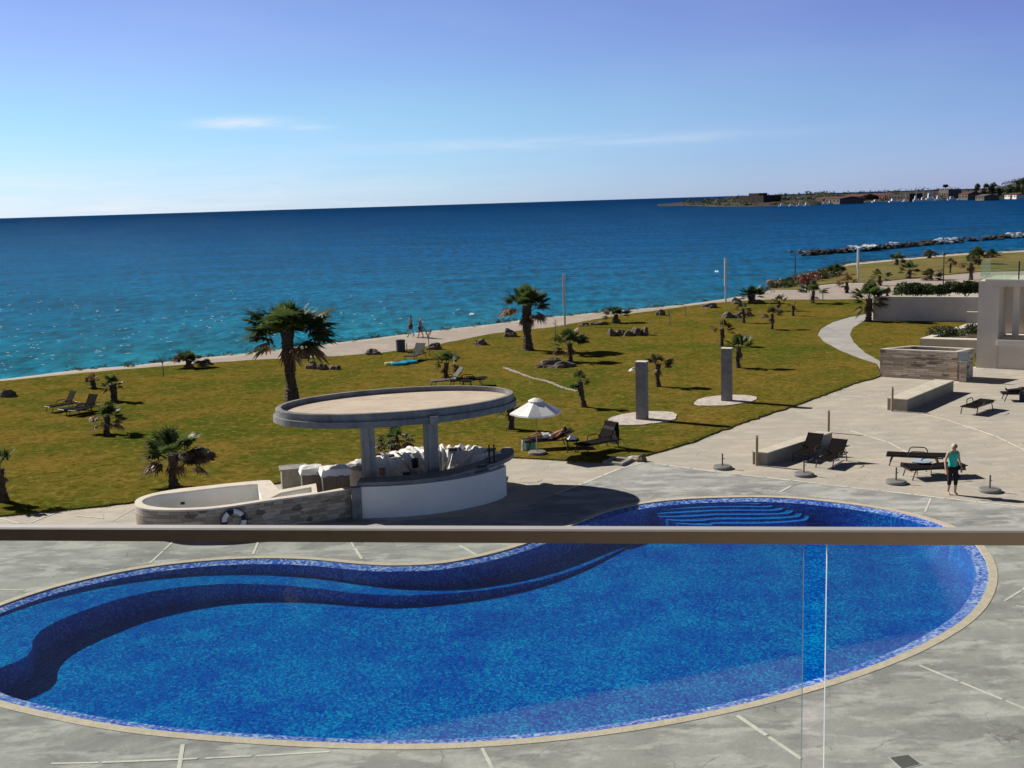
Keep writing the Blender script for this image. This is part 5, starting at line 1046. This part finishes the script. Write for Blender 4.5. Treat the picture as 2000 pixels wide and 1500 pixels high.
# access frame
fr_ = PX([(1177, 906), (1215, 911), (1236, 900), (1197, 896)]); c = sum(fr_, Vector())/4; fr_ = ccw(fr_)
inn = ccw([p.lerp(c, .42) for p in fr_]); r = E_('access_frame', c, 0, 'square raised concrete access frame with open dark pit at the lawn corner', 'access frame')
m = MB(); m.prism([p-c for p in fr_], 0, .10, holes=[[p-c for p in inn]], bottom=False); m.build('frame', 'concrete', r); m = MB(); m.prism([p-c for p in inn], .0, .012, bottom=False); m.build('pit', 'hole', r)  # flat dark plate, the pit's shade is painted in its colour
small('stone_slab', 1240, 898, 0, lambda m: m.rock((0, 0, .05), (.55, .35, .10), 6, 2), 'plaster2', 'pale flat stone between the access frame and the brown rock', 'stone')
small('boulder', 1253, 901, 0, lambda m: m.rock((0, 0, 0), (.36, .34, .22), 8, 3), 'rock', 'small brown rock standing on the paving corner', 'boulder')
gr_ = PX([(1735, 1480), (1762, 1504), (1802, 1494), (1775, 1474)]); c = sum(gr_, Vector())/4; gr_ = ccw([p-c for p in gr_])
r = E_('drain_grate', c+Vector((0, 0, .004)), 0, 'square steel drain grate in the near paving by the glass gap', 'drain grate'); m = MB(); m.prism(gr_, 0, .008, holes=[[p*.9 for p in gr_]], bottom=False); m.build('frame', 'galv', r); m = MB()
m.prism([p*.9 for p in gr_], 0, .003, bottom=False); q0, q1, q2, q3 = [p*.88 for p in gr_]
for k in range(11):
    u = (k+.3)/11; v = (k+.75)/11; m.prism(ccw([q0.lerp(q1, u), q3.lerp(q2, u), q3.lerp(q2, v), q0.lerp(q1, v)]), .003, .007, bottom=False)
m.build('bars', 'grate', r)

# ================================================================== LOUNGERS
M['slinggrey'] = mat('grey_sling', (.13, .135, .12), rough=.9, var=.2, scale=14, spec=.1)
def make_lounger(label, backa=50, seatmat='sling', frame='black', group='dark sunloungers', arms=True):
    r = E_('sunlounger', (0, 0, 0), 0, label, 'sunlounger', group); W2 = .33; Z = .34; xb = 1.22   # local x: foot end 0 -> head end
    m = MB(); m.tube([(0, -W2, Z), (xb+.62, -W2, Z)], .022, 6); m.tube([(0, W2, Z), (xb+.62, W2, Z)], .022, 6); m.tube([(0, -W2, Z), (0, W2, Z)], .022, 6); m.tube([(xb+.62, -W2, Z), (xb+.62, W2, Z)], .022, 6); m.build('frame', frame, r)
    for x, dx in ((.22, -.13), (xb+.38, .12)):
        for s in (-1, 1):
            m = MB(); m.tube([(x, s*W2, Z), (x+dx*.5, s*(W2+.01), Z*.6), (x+dx, s*(W2+.01), 0)], .021, 6); m.build('leg', frame, r)
    m = MB(); m.box((xb/2+.02, 0, Z+.025), (xb, W2*2-.05, .022))
    for k in range(12): m.box((.07+k*xb/12, 0, Z+.038), (.022, W2*2-.07, .008))
    m.build('seat', seatmat, r)
    a = R(backa); L = .76; m = MB(); px_, pz_ = xb+.02+math.cos(a)*L/2, Z+.03+math.sin(a)*L/2
    m.box((px_, 0, pz_), (L, W2*2-.05, .024), tilt=-a)
    for s in (-1, 1): m.tube([(xb+.02, s*(W2-.01), Z+.03), (xb+.02+math.cos(a)*(L+.02), s*(W2-.01), Z+.03+math.sin(a)*(L+.02))], .018, 6)
    m.build('backrest', seatmat, r)
    if backa > 15:
        for s in (-1, 1):
            m = MB(); m.tube([(xb+math.cos(a)*L*.55, s*(W2-.04), Z+math.sin(a)*L*.55), (xb+.55, s*(W2-.02), Z)], .012, 5); m.build('prop', frame, r)
    if arms:
        for s in (-1, 1):
            m = MB(); m.tube([(xb-.52, s*(W2+.03), Z), (xb-.46, s*(W2+.05), Z+.17), (xb-.38, s*(W2+.05), Z+.21), (xb+.0, s*(W2+.05), Z+.21), (xb+.08, s*(W2+.05), Z+.17), (xb+.14, s*(W2+.03), Z)], .019, 6); m.build('armrest', frame, r)
    return r
def put(r, foot, head, z=0.0):
    d = head-foot; r.location = Vector((foot.x, foot.y, z)); r.rotation_euler = (0, 0, math.atan2(d.y, d.x)); return r
def lounger(label, fpx, hpx, backa=50, z=0.0, sc=1.0, **kw):
    """foot and head given as ground points"""
    r = make_lounger(label, backa, **kw); a, b = G(*fpx, z), G(*hpx, z); r.scale = (sc, sc, sc); return put(r, a, b, z)
lounger('dark lounger with raised back nearest the camera, right of the first bench', (1608, 916), (1656, 889), 42, sc=.88)
lounger('dark lounger with raised back pushed against the first bench', (1562, 903), (1606, 879), 42, sc=.88)
lounger('flat dark lounger behind the glass-topped round table', (1732, 905), (1852, 911), 2)
lounger('flat dark lounger in front of the table, beside the walking woman', (1768, 934), (1884, 927), 2)
lounger('flat dark lounger seen end-on near the stone enclosure', (1890, 811), (1930, 797), 2)
lp_ = lounger('dark lounger at the right picture edge carrying a reclining sunbather', (1955, 782), (2030, 783), 12)
lounger('dark lounger with a black towel draped over its raised back, on the lawn', (1131, 887), (1200, 873), 58, .055)
lsun = lounger('dark lounger under the white parasol carrying a sunbather', (1023, 878), (1092, 873), 22, .055, arms=False)
lounger('dark lounger at the left of the stacked row, with raised back', (93, 806), (155, 796), 58, .055, sc=.85)
lounger('dark lounger in the middle of the stacked row at left', (120, 812), (172, 803), 5, .055, sc=.85)
lounger('dark lounger at the right of the stacked row, behind the small palm', (142, 814), (206, 799), 58, .055, sc=.85)
lounger('grey-backed lounger just behind the bar roof', (842, 757), (900, 752), 50, .055, seatmat='slinggrey')
lounger('low dark lounger half hidden behind the bar roof, right one', (878, 756), (940, 752), 3, .055)
lounger('pale-backed lounger alone near the promenade beside the blue float', (798, 707), (828, 698), 50, .055, seatmat='slinggrey')
# black towel over the raised back
rL = None
a, b = G(1131, 887, .055), G(1200, 873, .055); d = (b-a).normalized(); an = math.atan2(d.y, d.x)
base_ = Vector((a.x, a.y, .055)); m = MB(); vs = []
for i in range(12):
    for j in range(18):
        y = (i/11-.5)*.66; s = j/17*1.25; ba = R(55)
        if s < .35: x = 1.24+math.cos(ba)*(.43+s)-.03; z = .37+math.sin(ba)*(.43+s)+.03
        else: x = 1.24+math.cos(ba)*.78+.05+.06*noise.noise(Vector((y*6, s*2, 0))); z = .37+math.sin(ba)*.78+.03-(s-.35)
        vs.append((x, y+.02*noise.noise(Vector((s*3, i, 4))), z+.01*noise.noise(Vector((i, j, 2)))))
m.add(vs, [(i*18+j, (i+1)*18+j, (i+1)*18+j+1, i*18+j+1) for i in range(11) for j in range(17)])
o = m.build('towel', 'blackcloth'); o.location = base_; o.rotation_euler = (0, 0, an); tag(o, 'long black towel hanging over the back of the lawn lounger', 'towel')
def drape(name, px, py, z0, w, d, h, m_, label, cat, seed=0):
    g = G(px, py, z0); m = MB(); nn = 16; vs = []
    for i in range(nn):
        for j in range(nn):
            u, v = i/(nn-1)*2-1, j/(nn-1)*2-1; rr_ = min(1, math.hypot(u, v)); z = h*(1-rr_**1.6)*(1+.5*noise.noise(Vector((u*2.5+seed, v*2.5, 0))))+.04*abs(noise.noise(Vector((u*6, v*6, seed))))
            vs.append((u*w/2*(1+.2*noise.noise(Vector((u, v, seed)))), v*d/2, max(z, 0)))
    m.add(vs, [(i*nn+j, (i+1)*nn+j, (i+1)*nn+j+1, i*nn+j+1) for i in range(nn-1) for j in range(nn-1)]); o = m.build(name, m_, smooth=False); o.location = g; return tag(o, label, cat)
# towel hanging over the foot of the parasol lounger
def hang(px, py, w, h, m_, label, seed):
    g = G(px, py, .055); m = MB(); vs = []; nn = 12
    for i in range(nn):
        for j in range(nn): u, v = i/(nn-1), j/(nn-1); vs.append(((u-.5)*w*(1+.15*v), -.05-.12*v+.07*noise.noise(Vector((u*5+seed, v, 0))), h*(1-v)+.03*noise.noise(Vector((u*4, seed, 1)))))
    m.add(vs, [(i*nn+j, (i+1)*nn+j, (i+1)*nn+j+1, i*nn+j+1) for i in range(nn-1) for j in range(nn-1)]); o = m.build('towel', m_); o.location = g; tag(o, label, 'towel')
hang(1027, 878, .30, .40, 'whitecloth', 'white towel hanging at the foot of the parasol lounger', 1); hang(1037, 879, .34, .36, 'green', 'mint green towel hanging beside the white one under the parasol', 4)
# side tables
def side_table(px, py, z, label, topm='sling', rr_=.26, h=.46):
    g = G(px, py, z); r = E_('side_table', g, 0, label, 'side table'); m = MB()
    if topm == 'glasstop': m.lathe((0, 0, h), [(rr_, 0), (rr_, .014), (0, .014)], 32)
    else: m.box((0, 0, h+.012), (rr_*2, rr_*2, .03))
    m.build('tabletop', topm, r)
    for k in range(4):
        a = PI/4+k*PI/2; m = MB(); m.tube([(math.cos(a)*rr_*.9, math.sin(a)*rr_*.9, h), (math.cos(a)*rr_*1.05, math.sin(a)*rr_*1.05, 0)], .016, 6); m.build('leg', 'black', r)
    m = MB(); m.tube([(math.cos(k*PI/8)*rr_*.95, math.sin(k*PI/8)*rr_*.95, h-.02) for k in range(17)], .014, 6); m.build('rim', 'black', r); return g
M['glasstop'] = mat('frosted_glass_top', (.50, .60, .63), rough=.12, var=.05, scale=2, spec=.8)
side_table(1800, 925, 0, 'round glass-topped table between the two flat loungers', 'glasstop', .33, .44)
side_table(1118, 882, .055, 'small dark square table with a white cloth bundle, between the lawn loungers')
side_table(912, 757, .055, 'small dark square table beside the grey-backed lounger', rr_=.3, h=.36)
drape('cloth_bundle', 1118, 882-25.5, .055, .38, .34, .17, 'whitecloth', 'white towel bundle on the small lawn table', 'towel', 3).location = G(1118, 882, .055)+Vector((0, 0, .49))
# pool float
g = G(781, 712, .055); r = E_('pool_float', g, R(8), 'bright cyan inflatable float with pale yellow end lying on the lawn', 'pool float')
for (x, y, a, b, m_, nm) in ((-.05, -.12, .52, .34, 'cyan', 'body'), (.55, .35, .55, .32, 'cyan', 'body'), (-.62, .10, .30, .24, 'yellow', 'end')):
    m = MB(); m.lathe((x, y, 0), [(a*.86, 0), (a, .07), (a*.96, .14), (a*.7, .17), (a*.4, .12), (0, .12)], 22, sy=b/a); m.build(nm, m_, r, True)
# white parasol
g = G(1049, 886, .055); r = E_('parasol', g, R(12), 'open white canvas parasol on the near lawn by the bar', 'parasol'); hp = HT(1049, 886, 776, .055)[1]
m = MB(); R6 = 1.02; n6 = 6; vs = [(0, 0, hp-.03)]; rings = 7
for i in range(1, rings+1):
    u = i/rings
    for k in range(n6*6):
        a = 2*PI*k/(n6*6); ph = (a % (PI/3))-PI/6; rad = R6*u*math.cos(PI/6)/math.cos(ph)
        sag = .05*u*(1-abs(ph)/(PI/6)); vs.append((rad*math.cos(a), rad*math.sin(a), hp-.05-.50*u**1.08-sag*.6))
nk = n6*6; fs = [(0, 1+k, 1+(k+1) % nk) for k in range(nk)]+[(1+(i-1)*nk+k, 1+i*nk+k, 1+i*nk+(k+1) % nk, 1+(i-1)*nk+(k+1) % nk) for i in range(1, rings) for k in range(nk)]
last = 1+(rings-1)*nk; vs += [(vs[last+k][0]*.995, vs[last+k][1]*.995, vs[last+k][2]-.06) for k in range(nk)]; fs += [(last+k, last+nk+k, last+nk+(k+1) % nk, last+(k+1) % nk) for k in range(nk)]
m.add(vs, fs); m.build('canopy', 'canvas', r)
m = MB(); m.lathe((0, 0, hp-.10), [(.30, -.03), (.17, .04), (.05, .08), (0, .085)], 12); m.build('vent_cap', 'canvas', r)
m = MB(); m.tube([(0, 0, 0), (0, 0, hp)], .022, 8); m.build('pole', 'stake', r)
m = MB(); m.lathe((0, 0, 0), [(.32, 0), (.34, .03), (.33, .09), (.06, .11), (0, .11)], 28); m.build('base', 'base', r)
for k in range(6):
    a = k*PI/3+PI/6-PI/6; m = MB(); m.tube([(0, 0, hp-.08), (R6*.97*math.cos(a), R6*.97*math.sin(a), hp-.60)], .009, 4); m.build('rib', 'black', r)

# ================================================================== PEOPLE
def skinmesh(name, chains, m_, parent, sub=1, dec=None):
    """chains: list of lists of (x,y,z,radius); chains meet where points coincide"""
    vs, idx, es, rad = [], {}, [], []
    for ch in chains:
        prev = None
        for (x, y, z, r_) in ch:
            k = (round(x, 4), round(y, 4), round(z, 4))
            if k not in idx: idx[k] = len(vs); vs.append((x, y, z)); rad.append(r_)
            i = idx[k]
            if prev is not None and prev != i: es.append((prev, i))
            prev = i
    me = bpy.data.meshes.new(name+'_tmp'); me.from_pydata(vs, es, []); o = bpy.data.objects.new(name+'_tmp', me); col.objects.link(o)
    md = o.modifiers.new('s', 'SKIN'); md.use_smooth_shade = True
    for i, v in enumerate(me.skin_vertices[0].data):
        rr_ = rad[i]; v.radius = rr_ if isinstance(rr_, tuple) else (rr_, rr_); v.use_root = (i == 0)
    s2 = o.modifiers.new('b', 'SUBSURF'); s2.levels = sub; s2.render_levels = sub
    bpy.context.view_layer.update(); dg = bpy.context.evaluated_depsgraph_get(); nm = bpy.data.meshes.new_from_object(o.evaluated_get(dg)); nm.name = name
    bpy.data.objects.remove(o); bpy.data.meshes.remove(me); nm.materials.clear(); nm.materials.append(M[m_])
    for p in nm.polygons: p.use_smooth = True
    ob = bpy.data.objects.new(name, nm); col.objects.link(ob); ob.parent = parent; return ob
def lerp3(a, b, u): return tuple(a[i]+(b[i]-a[i])*u for i in range(3))
def person(loc, rz, label, J, skin='skin', hair='darkhair', shirt=None, legs=None, legcut=1.0, sleeve=.3, cap=None, H=1.66, shorts=None, shoes=None, scale=1.0, lie=None, group=None, fem=False):
    """J: joint dict in body space (x left/right, -y = facing), metres for a 1.66 m figure"""
    r = E_('person', loc, rz, label, 'person', group); r.scale = (scale,)*3
    def P(n, rr_): return (*J[n], rr_)
    def seg(a, b, ra, rb, k=2):
        A, B_ = J[a], J[b]; return [(*lerp3(A, B_, i/k), ra+(rb-ra)*i/k) for i in range(k+1)]
    ch = [[P('pelvis', (.15, .105)), P('waist', (.125, .09)), P('chest', (.155, .105)), P('neckb', (.075, .065)), P('neck', .048), P('head', (.070, .082)), P('crown', (.066, .078))]]
    for s in 'LR':
        ch.append([P('neckb', (.075, .065)), P('sh'+s, .058)]+[(*lerp3(J['sh'+s], J['el'+s], u), .047-.008*u) for u in (.5,)]+[P('el'+s, .037), (*lerp3(J['el'+s], J['wr'+s], .4), .036), P('wr'+s, .024), P('ha'+s, (.036, .018))])
        ch.append([P('pelvis', (.15, .105)), P('hip'+s, .088), (*lerp3(J['hip'+s], J['kn'+s], .5), .074), P('kn'+s, .054), (*lerp3(J['kn'+s], J['an'+s], .35), .053), P('an'+s, .034), P('toe'+s, (.038, .022))])
    # fingers and thumbs
    for s in 'LR':
        h0 = Vector(J['ha'+s]); d = (h0-Vector(J['wr'+s])).normalized(); sx = Vector((0, 1, 0)) if abs(d.z) > .5 else Vector((0, 0, 1)); sx = (sx-d*sx.dot(d)).normalized(); pn = d.cross(sx).normalized()
        for k in range(4):
            o_ = sx*(k-1.5)*.019; L_ = (.062, .072, .068, .052)[k]; b_ = h0+o_+d*.018; p1 = b_+d*L_*.6; p2 = p1+d*L_*.4+pn*.012*(1 if s == 'L' else -1)
            ch.append([(*J['ha'+s], (.036, .018)), (*b_, .010), (*p1, .009), (*p2, .007)])
        w_ = h0-d*.02-sx*.03; w2 = w_-sx*.018+d*.03; ch.append([(*J['ha'+s], (.036, .018)), (*w_, .012), (*w2, .010), (*(w2+d*.022), .008)])
    body = skinmesh('body', ch, skin, r, 1)
    # head shaping: nose, ears as part of body would be tiny; hair cap
    hc = Vector(J['head']); cr_ = Vector(J['crown']); up_ = (cr_-hc).normalized(); fwd = Vector(J.get('face', (0, -1, 0))).normalized(); side = up_.cross(fwd).normalized()
    mid = hc.lerp(cr_, .5)
    f = MB(); c0 = mid+fwd*.088-up_*.012; f.add([c0-side*.013, c0+side*.013, c0+up_*.04, c0+fwd*.024-up_*.006], [(0, 3, 2), (1, 2, 3), (0, 1, 3)])
    for s in (-1, 1):
        e = mid+side*s*.082; f.add([e-fwd*.012-up_*.03, e+fwd*.014-up_*.02, e+fwd*.01+up_*.03, e-fwd*.02+up_*.03, e+side*s*.018-fwd*.012], [(0, 1, 4), (1, 2, 4), (2, 3, 4), (3, 0, 4)])
    f.build('nose_and_ears', skin, r)
    f = MB()
    for s in (-1, 1): f.lathe(mid+fwd*.082+side*s*.030+up_*.020, [(0, -.008), (.009, 0), (0, .008)], 8)
    f.box(tuple(mid+fwd*.083-up_*.045), (.045, .012, .008)); f.build('eyes_and_mouth', 'maroon' if skin == 'skin' else 'darkhair', r)
    m = MB(); vs = []; nu, nv = 14, 10
    for j in range(nv):
        th = PI*.5*(-.35+1.35*j/(nv-1)); 
        for i in range(nu):
            a = 2*PI*i/nu; front = max(0, math.cos(a)); lo = -.35+ (0.9*front)
            t_ = lo*PI/2+(PI/2-lo*PI/2)*j/(nv-1)
            v = fwd*math.cos(a)*math.cos(t_)*.100+side*math.sin(a)*math.cos(t_)*.092+up_*math.sin(t_)*.112
            vs.append(mid+v*(1+.06*noise.noise(v*30))+up_*.012-fwd*.006)
    m.add(vs, [(j*nu+i, j*nu+(i+1) % nu, (j+1)*nu+(i+1) % nu, (j+1)*nu+i) for j in range(nv-1) for i in range(nu)])
    m.build('hair' if not cap else 'cap', cap or hair, r, True)
    if shirt:
        e = .014; s_ch = [[(*lerp3(J['pelvis'], J['waist'], -.25), (.178, .135)), (*lerp3(J['pelvis'], J['waist'], .25), (.172, .13)), (*J['waist'], (.145, .115)), (*J['chest'], (.172, .13)), (*lerp3(J['chest'], J['neckb'], .75), (.10, .085))]]
        for s in 'LR':
            s_ch.append([(*lerp3(J['chest'], J['neckb'], .75), (.10, .085)), (*lerp3(J['neckb'], J['sh'+s], .92), .068 if sleeve < .1 else .074)]+([(*lerp3(J['sh'+s], J['el'+s], min(1, sleeve+.1)), .060)] if sleeve >= .1 else []))
        skinmesh('shirt', s_ch, shirt, r, 1)
    if legs:
        t_ch = []
        for s in 'LR':
            cpts = [(*J['pelvis'], (.165, .12)), (*J['hip'+s], .102), (*lerp3(J['hip'+s], J['kn'+s], .5), .090)]
            if legcut > .75: cpts += [(*J['kn'+s], .072), (*lerp3(J['kn'+s], J['an'+s], (legcut-.75)*4*.98 if legcut < 1 else .95), .062)]
            else: cpts[-1] = (*lerp3(J['hip'+s], J['kn'+s], .8), .092)
            t_ch.append(cpts)
        skinmesh('trousers' if legcut > .75 else 'shorts', t_ch, legs, r, 1)
    if shoes:
        for s in 'LR': skinmesh('shoe', [[(*lerp3(J['an'+s], J['toe'+s], 0), .046), (*lerp3(J['an'+s], J['toe'+s], .55), (.05, .04)), (*lerp3(J['an'+s], J['toe'+s], 1.12), (.045, .028))]], shoes, r, 1)
    return r
def stand(step=.0, armL=(.03, .0), armR=(.03, .0), head=(0, 0), bendL=.05, bendR=.05, shw=.17):
    """front = -y. step: feet fore/aft; arm: outward, forward swing of the wrist"""
    J = dict(pelvis=(0, 0, .90), waist=(0, .0, 1.06), chest=(0, .0, 1.22), neckb=(0, .005, 1.36), neck=(0, -.005, 1.42), head=(head[0]*.5, -.015-head[1]*.5, 1.475), crown=(head[0], -.02-head[1], 1.56))
    J['face'] = (0, -1, -head[1]*6)
    for s, q, arm, bn in (('L', 1, armL, bendL), ('R', -1, armR, bendR)):
        J['sh'+s] = (q*shw, 0, 1.335); J['el'+s] = (q*(shw+.035+arm[0]*.5), -arm[1]*.35+.02, 1.075); J['wr'+s] = (q*(shw+.04+arm[0]), -arm[1]*.9-bn, .845); J['ha'+s] = (q*(shw+.035+arm[0]), -arm[1]-bn, .77)
        st = step*q; J['hip'+s] = (q*.085, -st*.1, .84); J['kn'+s] = (q*.088, -st*.5-.02, .475); J['an'+s] = (q*.085, -st*.95+.02, .07+(.05 if st < -.1 else 0)); J['toe'+s] = (q*.10, -st*.95-.11, .028)
    return J
wg, wh = HT(1859, 966, 864)
person(wg, R(12), 'woman with short pale hair in teal top and black cropped trousers walking barefoot', stand(.06, (.05, .02), (.09, .0), head=(0, .05), bendR=.10), 'skin', 'hair', 'teal', 'blackcloth', .87, .0, scale=wh/1.66)
def walker(px, yb, yt, z, rz, label, **kw):
    g, h = HT(px, yb, yt, z); J = kw.pop('J'); return person(g, rz, label, J, scale=h/1.66, **kw)
walker(803, 658, 615, .02, R(-80), 'walker in dark red top and shorts with dark hair, ahead on the promenade', J=stand(.24, (.02, .15), (.02, -.12)), skin='skintan', shirt='maroon', legs='maroon', legcut=.6, sleeve=.0, shoes='black')
walker(822, 660, 620, .02, R(-80), 'walker in white cap and dark clothes following behind on the promenade', J=stand(.22, (.02, -.1), (.02, .16)), skin='skintan', shirt='navy', legs='blackcloth', legcut=.6, sleeve=.3, cap='whitecloth', shoes='black')
walker(1567, 572, 538, .02, R(170), 'walker in bright red top and pale jeans on the far promenade', J=stand(.12, (.05, 0), (.03, 0)), skin='skintan', shirt='red', legs='jeans', legcut=1, sleeve=.6, shoes='whitecloth')
walker(1578, 572, 538, .02, R(170), 'walker in dark red and black beside the one in bright red', J=stand(.14, (.05, 0), (.03, 0)), skin='skintan', shirt='maroon', legs='navy', legcut=1, sleeve=.6, shoes='whitecloth')
def lying(backa, knee=0.0):
    """lying along +x with feet at x=.1, on a lounger 0.40 m high; face up"""
    a = R(backa); z = .47; c, s_ = math.cos(a), math.sin(a); hx = 1.05
    def up(L, lift=0.0): return (hx+.15+c*L-s_*lift, 0, z+s_*L+c*lift)
    J = dict(pelvis=(hx, 0, z), waist=(hx+.15, 0, z+.01), chest=up(.17, .01), neckb=up(.30, .01), neck=up(.36, .02), head=up(.42, .04), crown=up(.51, .045))
    J['face'] = (-s_, 0, c)
    for sd, q in (('L', 1), ('R', -1)):
        p = up(.27); J['sh'+sd] = (p[0], q*.17, p[2]); p = up(.05); J['el'+sd] = (p[0], q*.25, p[2]-.03); J['wr'+sd] = (hx-.03, q*.22, z+.02); J['ha'+sd] = (hx-.11, q*.21, z+.0)
        J['hip'+sd] = (hx-.06, q*.085, z); J['kn'+sd] = (hx-.43, q*.09, z+.02+knee*(1 if q > 0 else .4)); J['an'+sd] = (hx-.82, q*.08, z-.02); J['toe'+sd] = (hx-.87, q*.10, z+.10)
    return J
def onl(l, label, J, **kw): return person(l.location, l.rotation_euler[2], label, J, **kw)
onl(lp_, 'sunbather in pink top and dark trousers lying on the lounger at the right edge', lying(12), shirt='pink', legs='blackcloth', legcut=1, sleeve=.5, hair='hair', shoes='black')
onl(lsun, 'tanned sunbather lying on the lounger under the white parasol', lying(22, .10), skin='skintan', legs='whitecloth', legcut=.5, hair='darkhair')
g = lp_.location+Vector((math.cos(lp_.rotation_euler[2]), math.sin(lp_.rotation_euler[2]), 0))*1.0; m = MB(); vs = []
for i in range(12):
    for j in range(12): u, v = i/11, j/11; vs.append(((u-.5)*.6, -.30-.10*v+.03*noise.noise(Vector((u*5, v, 0))), .42-v*.42))
m.add(vs, [(i*12+j, (i+1)*12+j, (i+1)*12+j+1, i*12+j+1) for i in range(11) for j in range(11)]); o = m.build('towel', 'navy'); o.location = g; o.rotation_euler = lp_.rotation_euler; tag(o, 'dark blue towel hanging off the lounger at the right edge', 'towel')

# ================================================================== BALCONY RAIL AND GLASS
RZ = CH-.5
M['railtop'] = mat('rail_top_lit', (.50, .48, .48), rough=.6, metal=.3, var=.05, scale=30)  # lighter copy of the rail metal, sunlight on the top painted in
ra, rb = G(-500, 1022.5, RZ), G(2600, 1031.8, RZ); ru = (rb-ra).normalized(); rn = Vector((-ru.y, ru.x, 0)); cR_ = (ra+rb)/2
rot = math.atan2(ru.y, ru.x); r = E_('balcony_rail', (cR_.x, cR_.y, CH-1.6), rot, 'satin metal handrail over two clear glass panes in the foreground', 'balcony railing')
L = (rb-ra).length; hz = 1.10
m = MB(); dp = .020; hh = .0218
b_ = MB(); pr_ = [(-dp, -hh), (-dp, -.0025), (-dp+.0025, 0), (0, 0), (0, -hh)]
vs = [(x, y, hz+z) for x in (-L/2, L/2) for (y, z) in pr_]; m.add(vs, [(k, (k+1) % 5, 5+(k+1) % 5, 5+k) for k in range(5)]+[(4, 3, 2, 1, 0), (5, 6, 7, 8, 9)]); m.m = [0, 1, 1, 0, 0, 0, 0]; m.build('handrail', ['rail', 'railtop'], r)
M['pane'] = glassmat('balcony_glass', (.925, .95, .94), .8, .006)
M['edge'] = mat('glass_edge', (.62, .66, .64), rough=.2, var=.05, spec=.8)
x1 = (G(1585, 1062, RZ)-cR_).dot(ru); x2 = (G(1632, 1062, RZ)-cR_).dot(ru)
M['edgedim'] = mat('glass_edge_dim', (.10, .13, .125), rough=.3, var=.05)  # darker copy of the glass edge, dimming through the pane painted in
for (xa, xb) in ((-L/2, x1), (x2, L/2)):
    y0, y1 = -dp/2-.005, -dp/2+.005; zt, zb = hz-hh+.004, -.1
    m = MB(); m.add([(xa, y0, zb), (xb, y0, zb), (xb, y0, zt), (xa, y0, zt), (xa, y1, zb), (xb, y1, zb), (xb, y1, zt), (xa, y1, zt)], [(0, 1, 2, 3), (5, 4, 7, 6)])
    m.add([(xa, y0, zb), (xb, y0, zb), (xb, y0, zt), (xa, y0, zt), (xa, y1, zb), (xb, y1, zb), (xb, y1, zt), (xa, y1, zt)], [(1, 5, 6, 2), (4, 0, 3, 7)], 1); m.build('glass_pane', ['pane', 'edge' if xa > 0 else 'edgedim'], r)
m = MB(); m.box((0, -.75, CH-1.7), (9, 5.2, .2)); o = m.build('balcony_floor', 'plaster2'); tag(o, kind='structure')
m = MB(); m.box((0, -2.6, CH-.3), (9, .2, 2.8)); o = m.build('balcony_wall', 'plaster'); tag(o, kind='structure')
m = MB(); m.box((-2.9, -.5, CH-.1), (.2, 4.2, 3.2)); o = m.build('added_shade_wall', 'plaster'); tag(o, kind='structure')  # unseen wall, added to shade the left of the rail's reflection
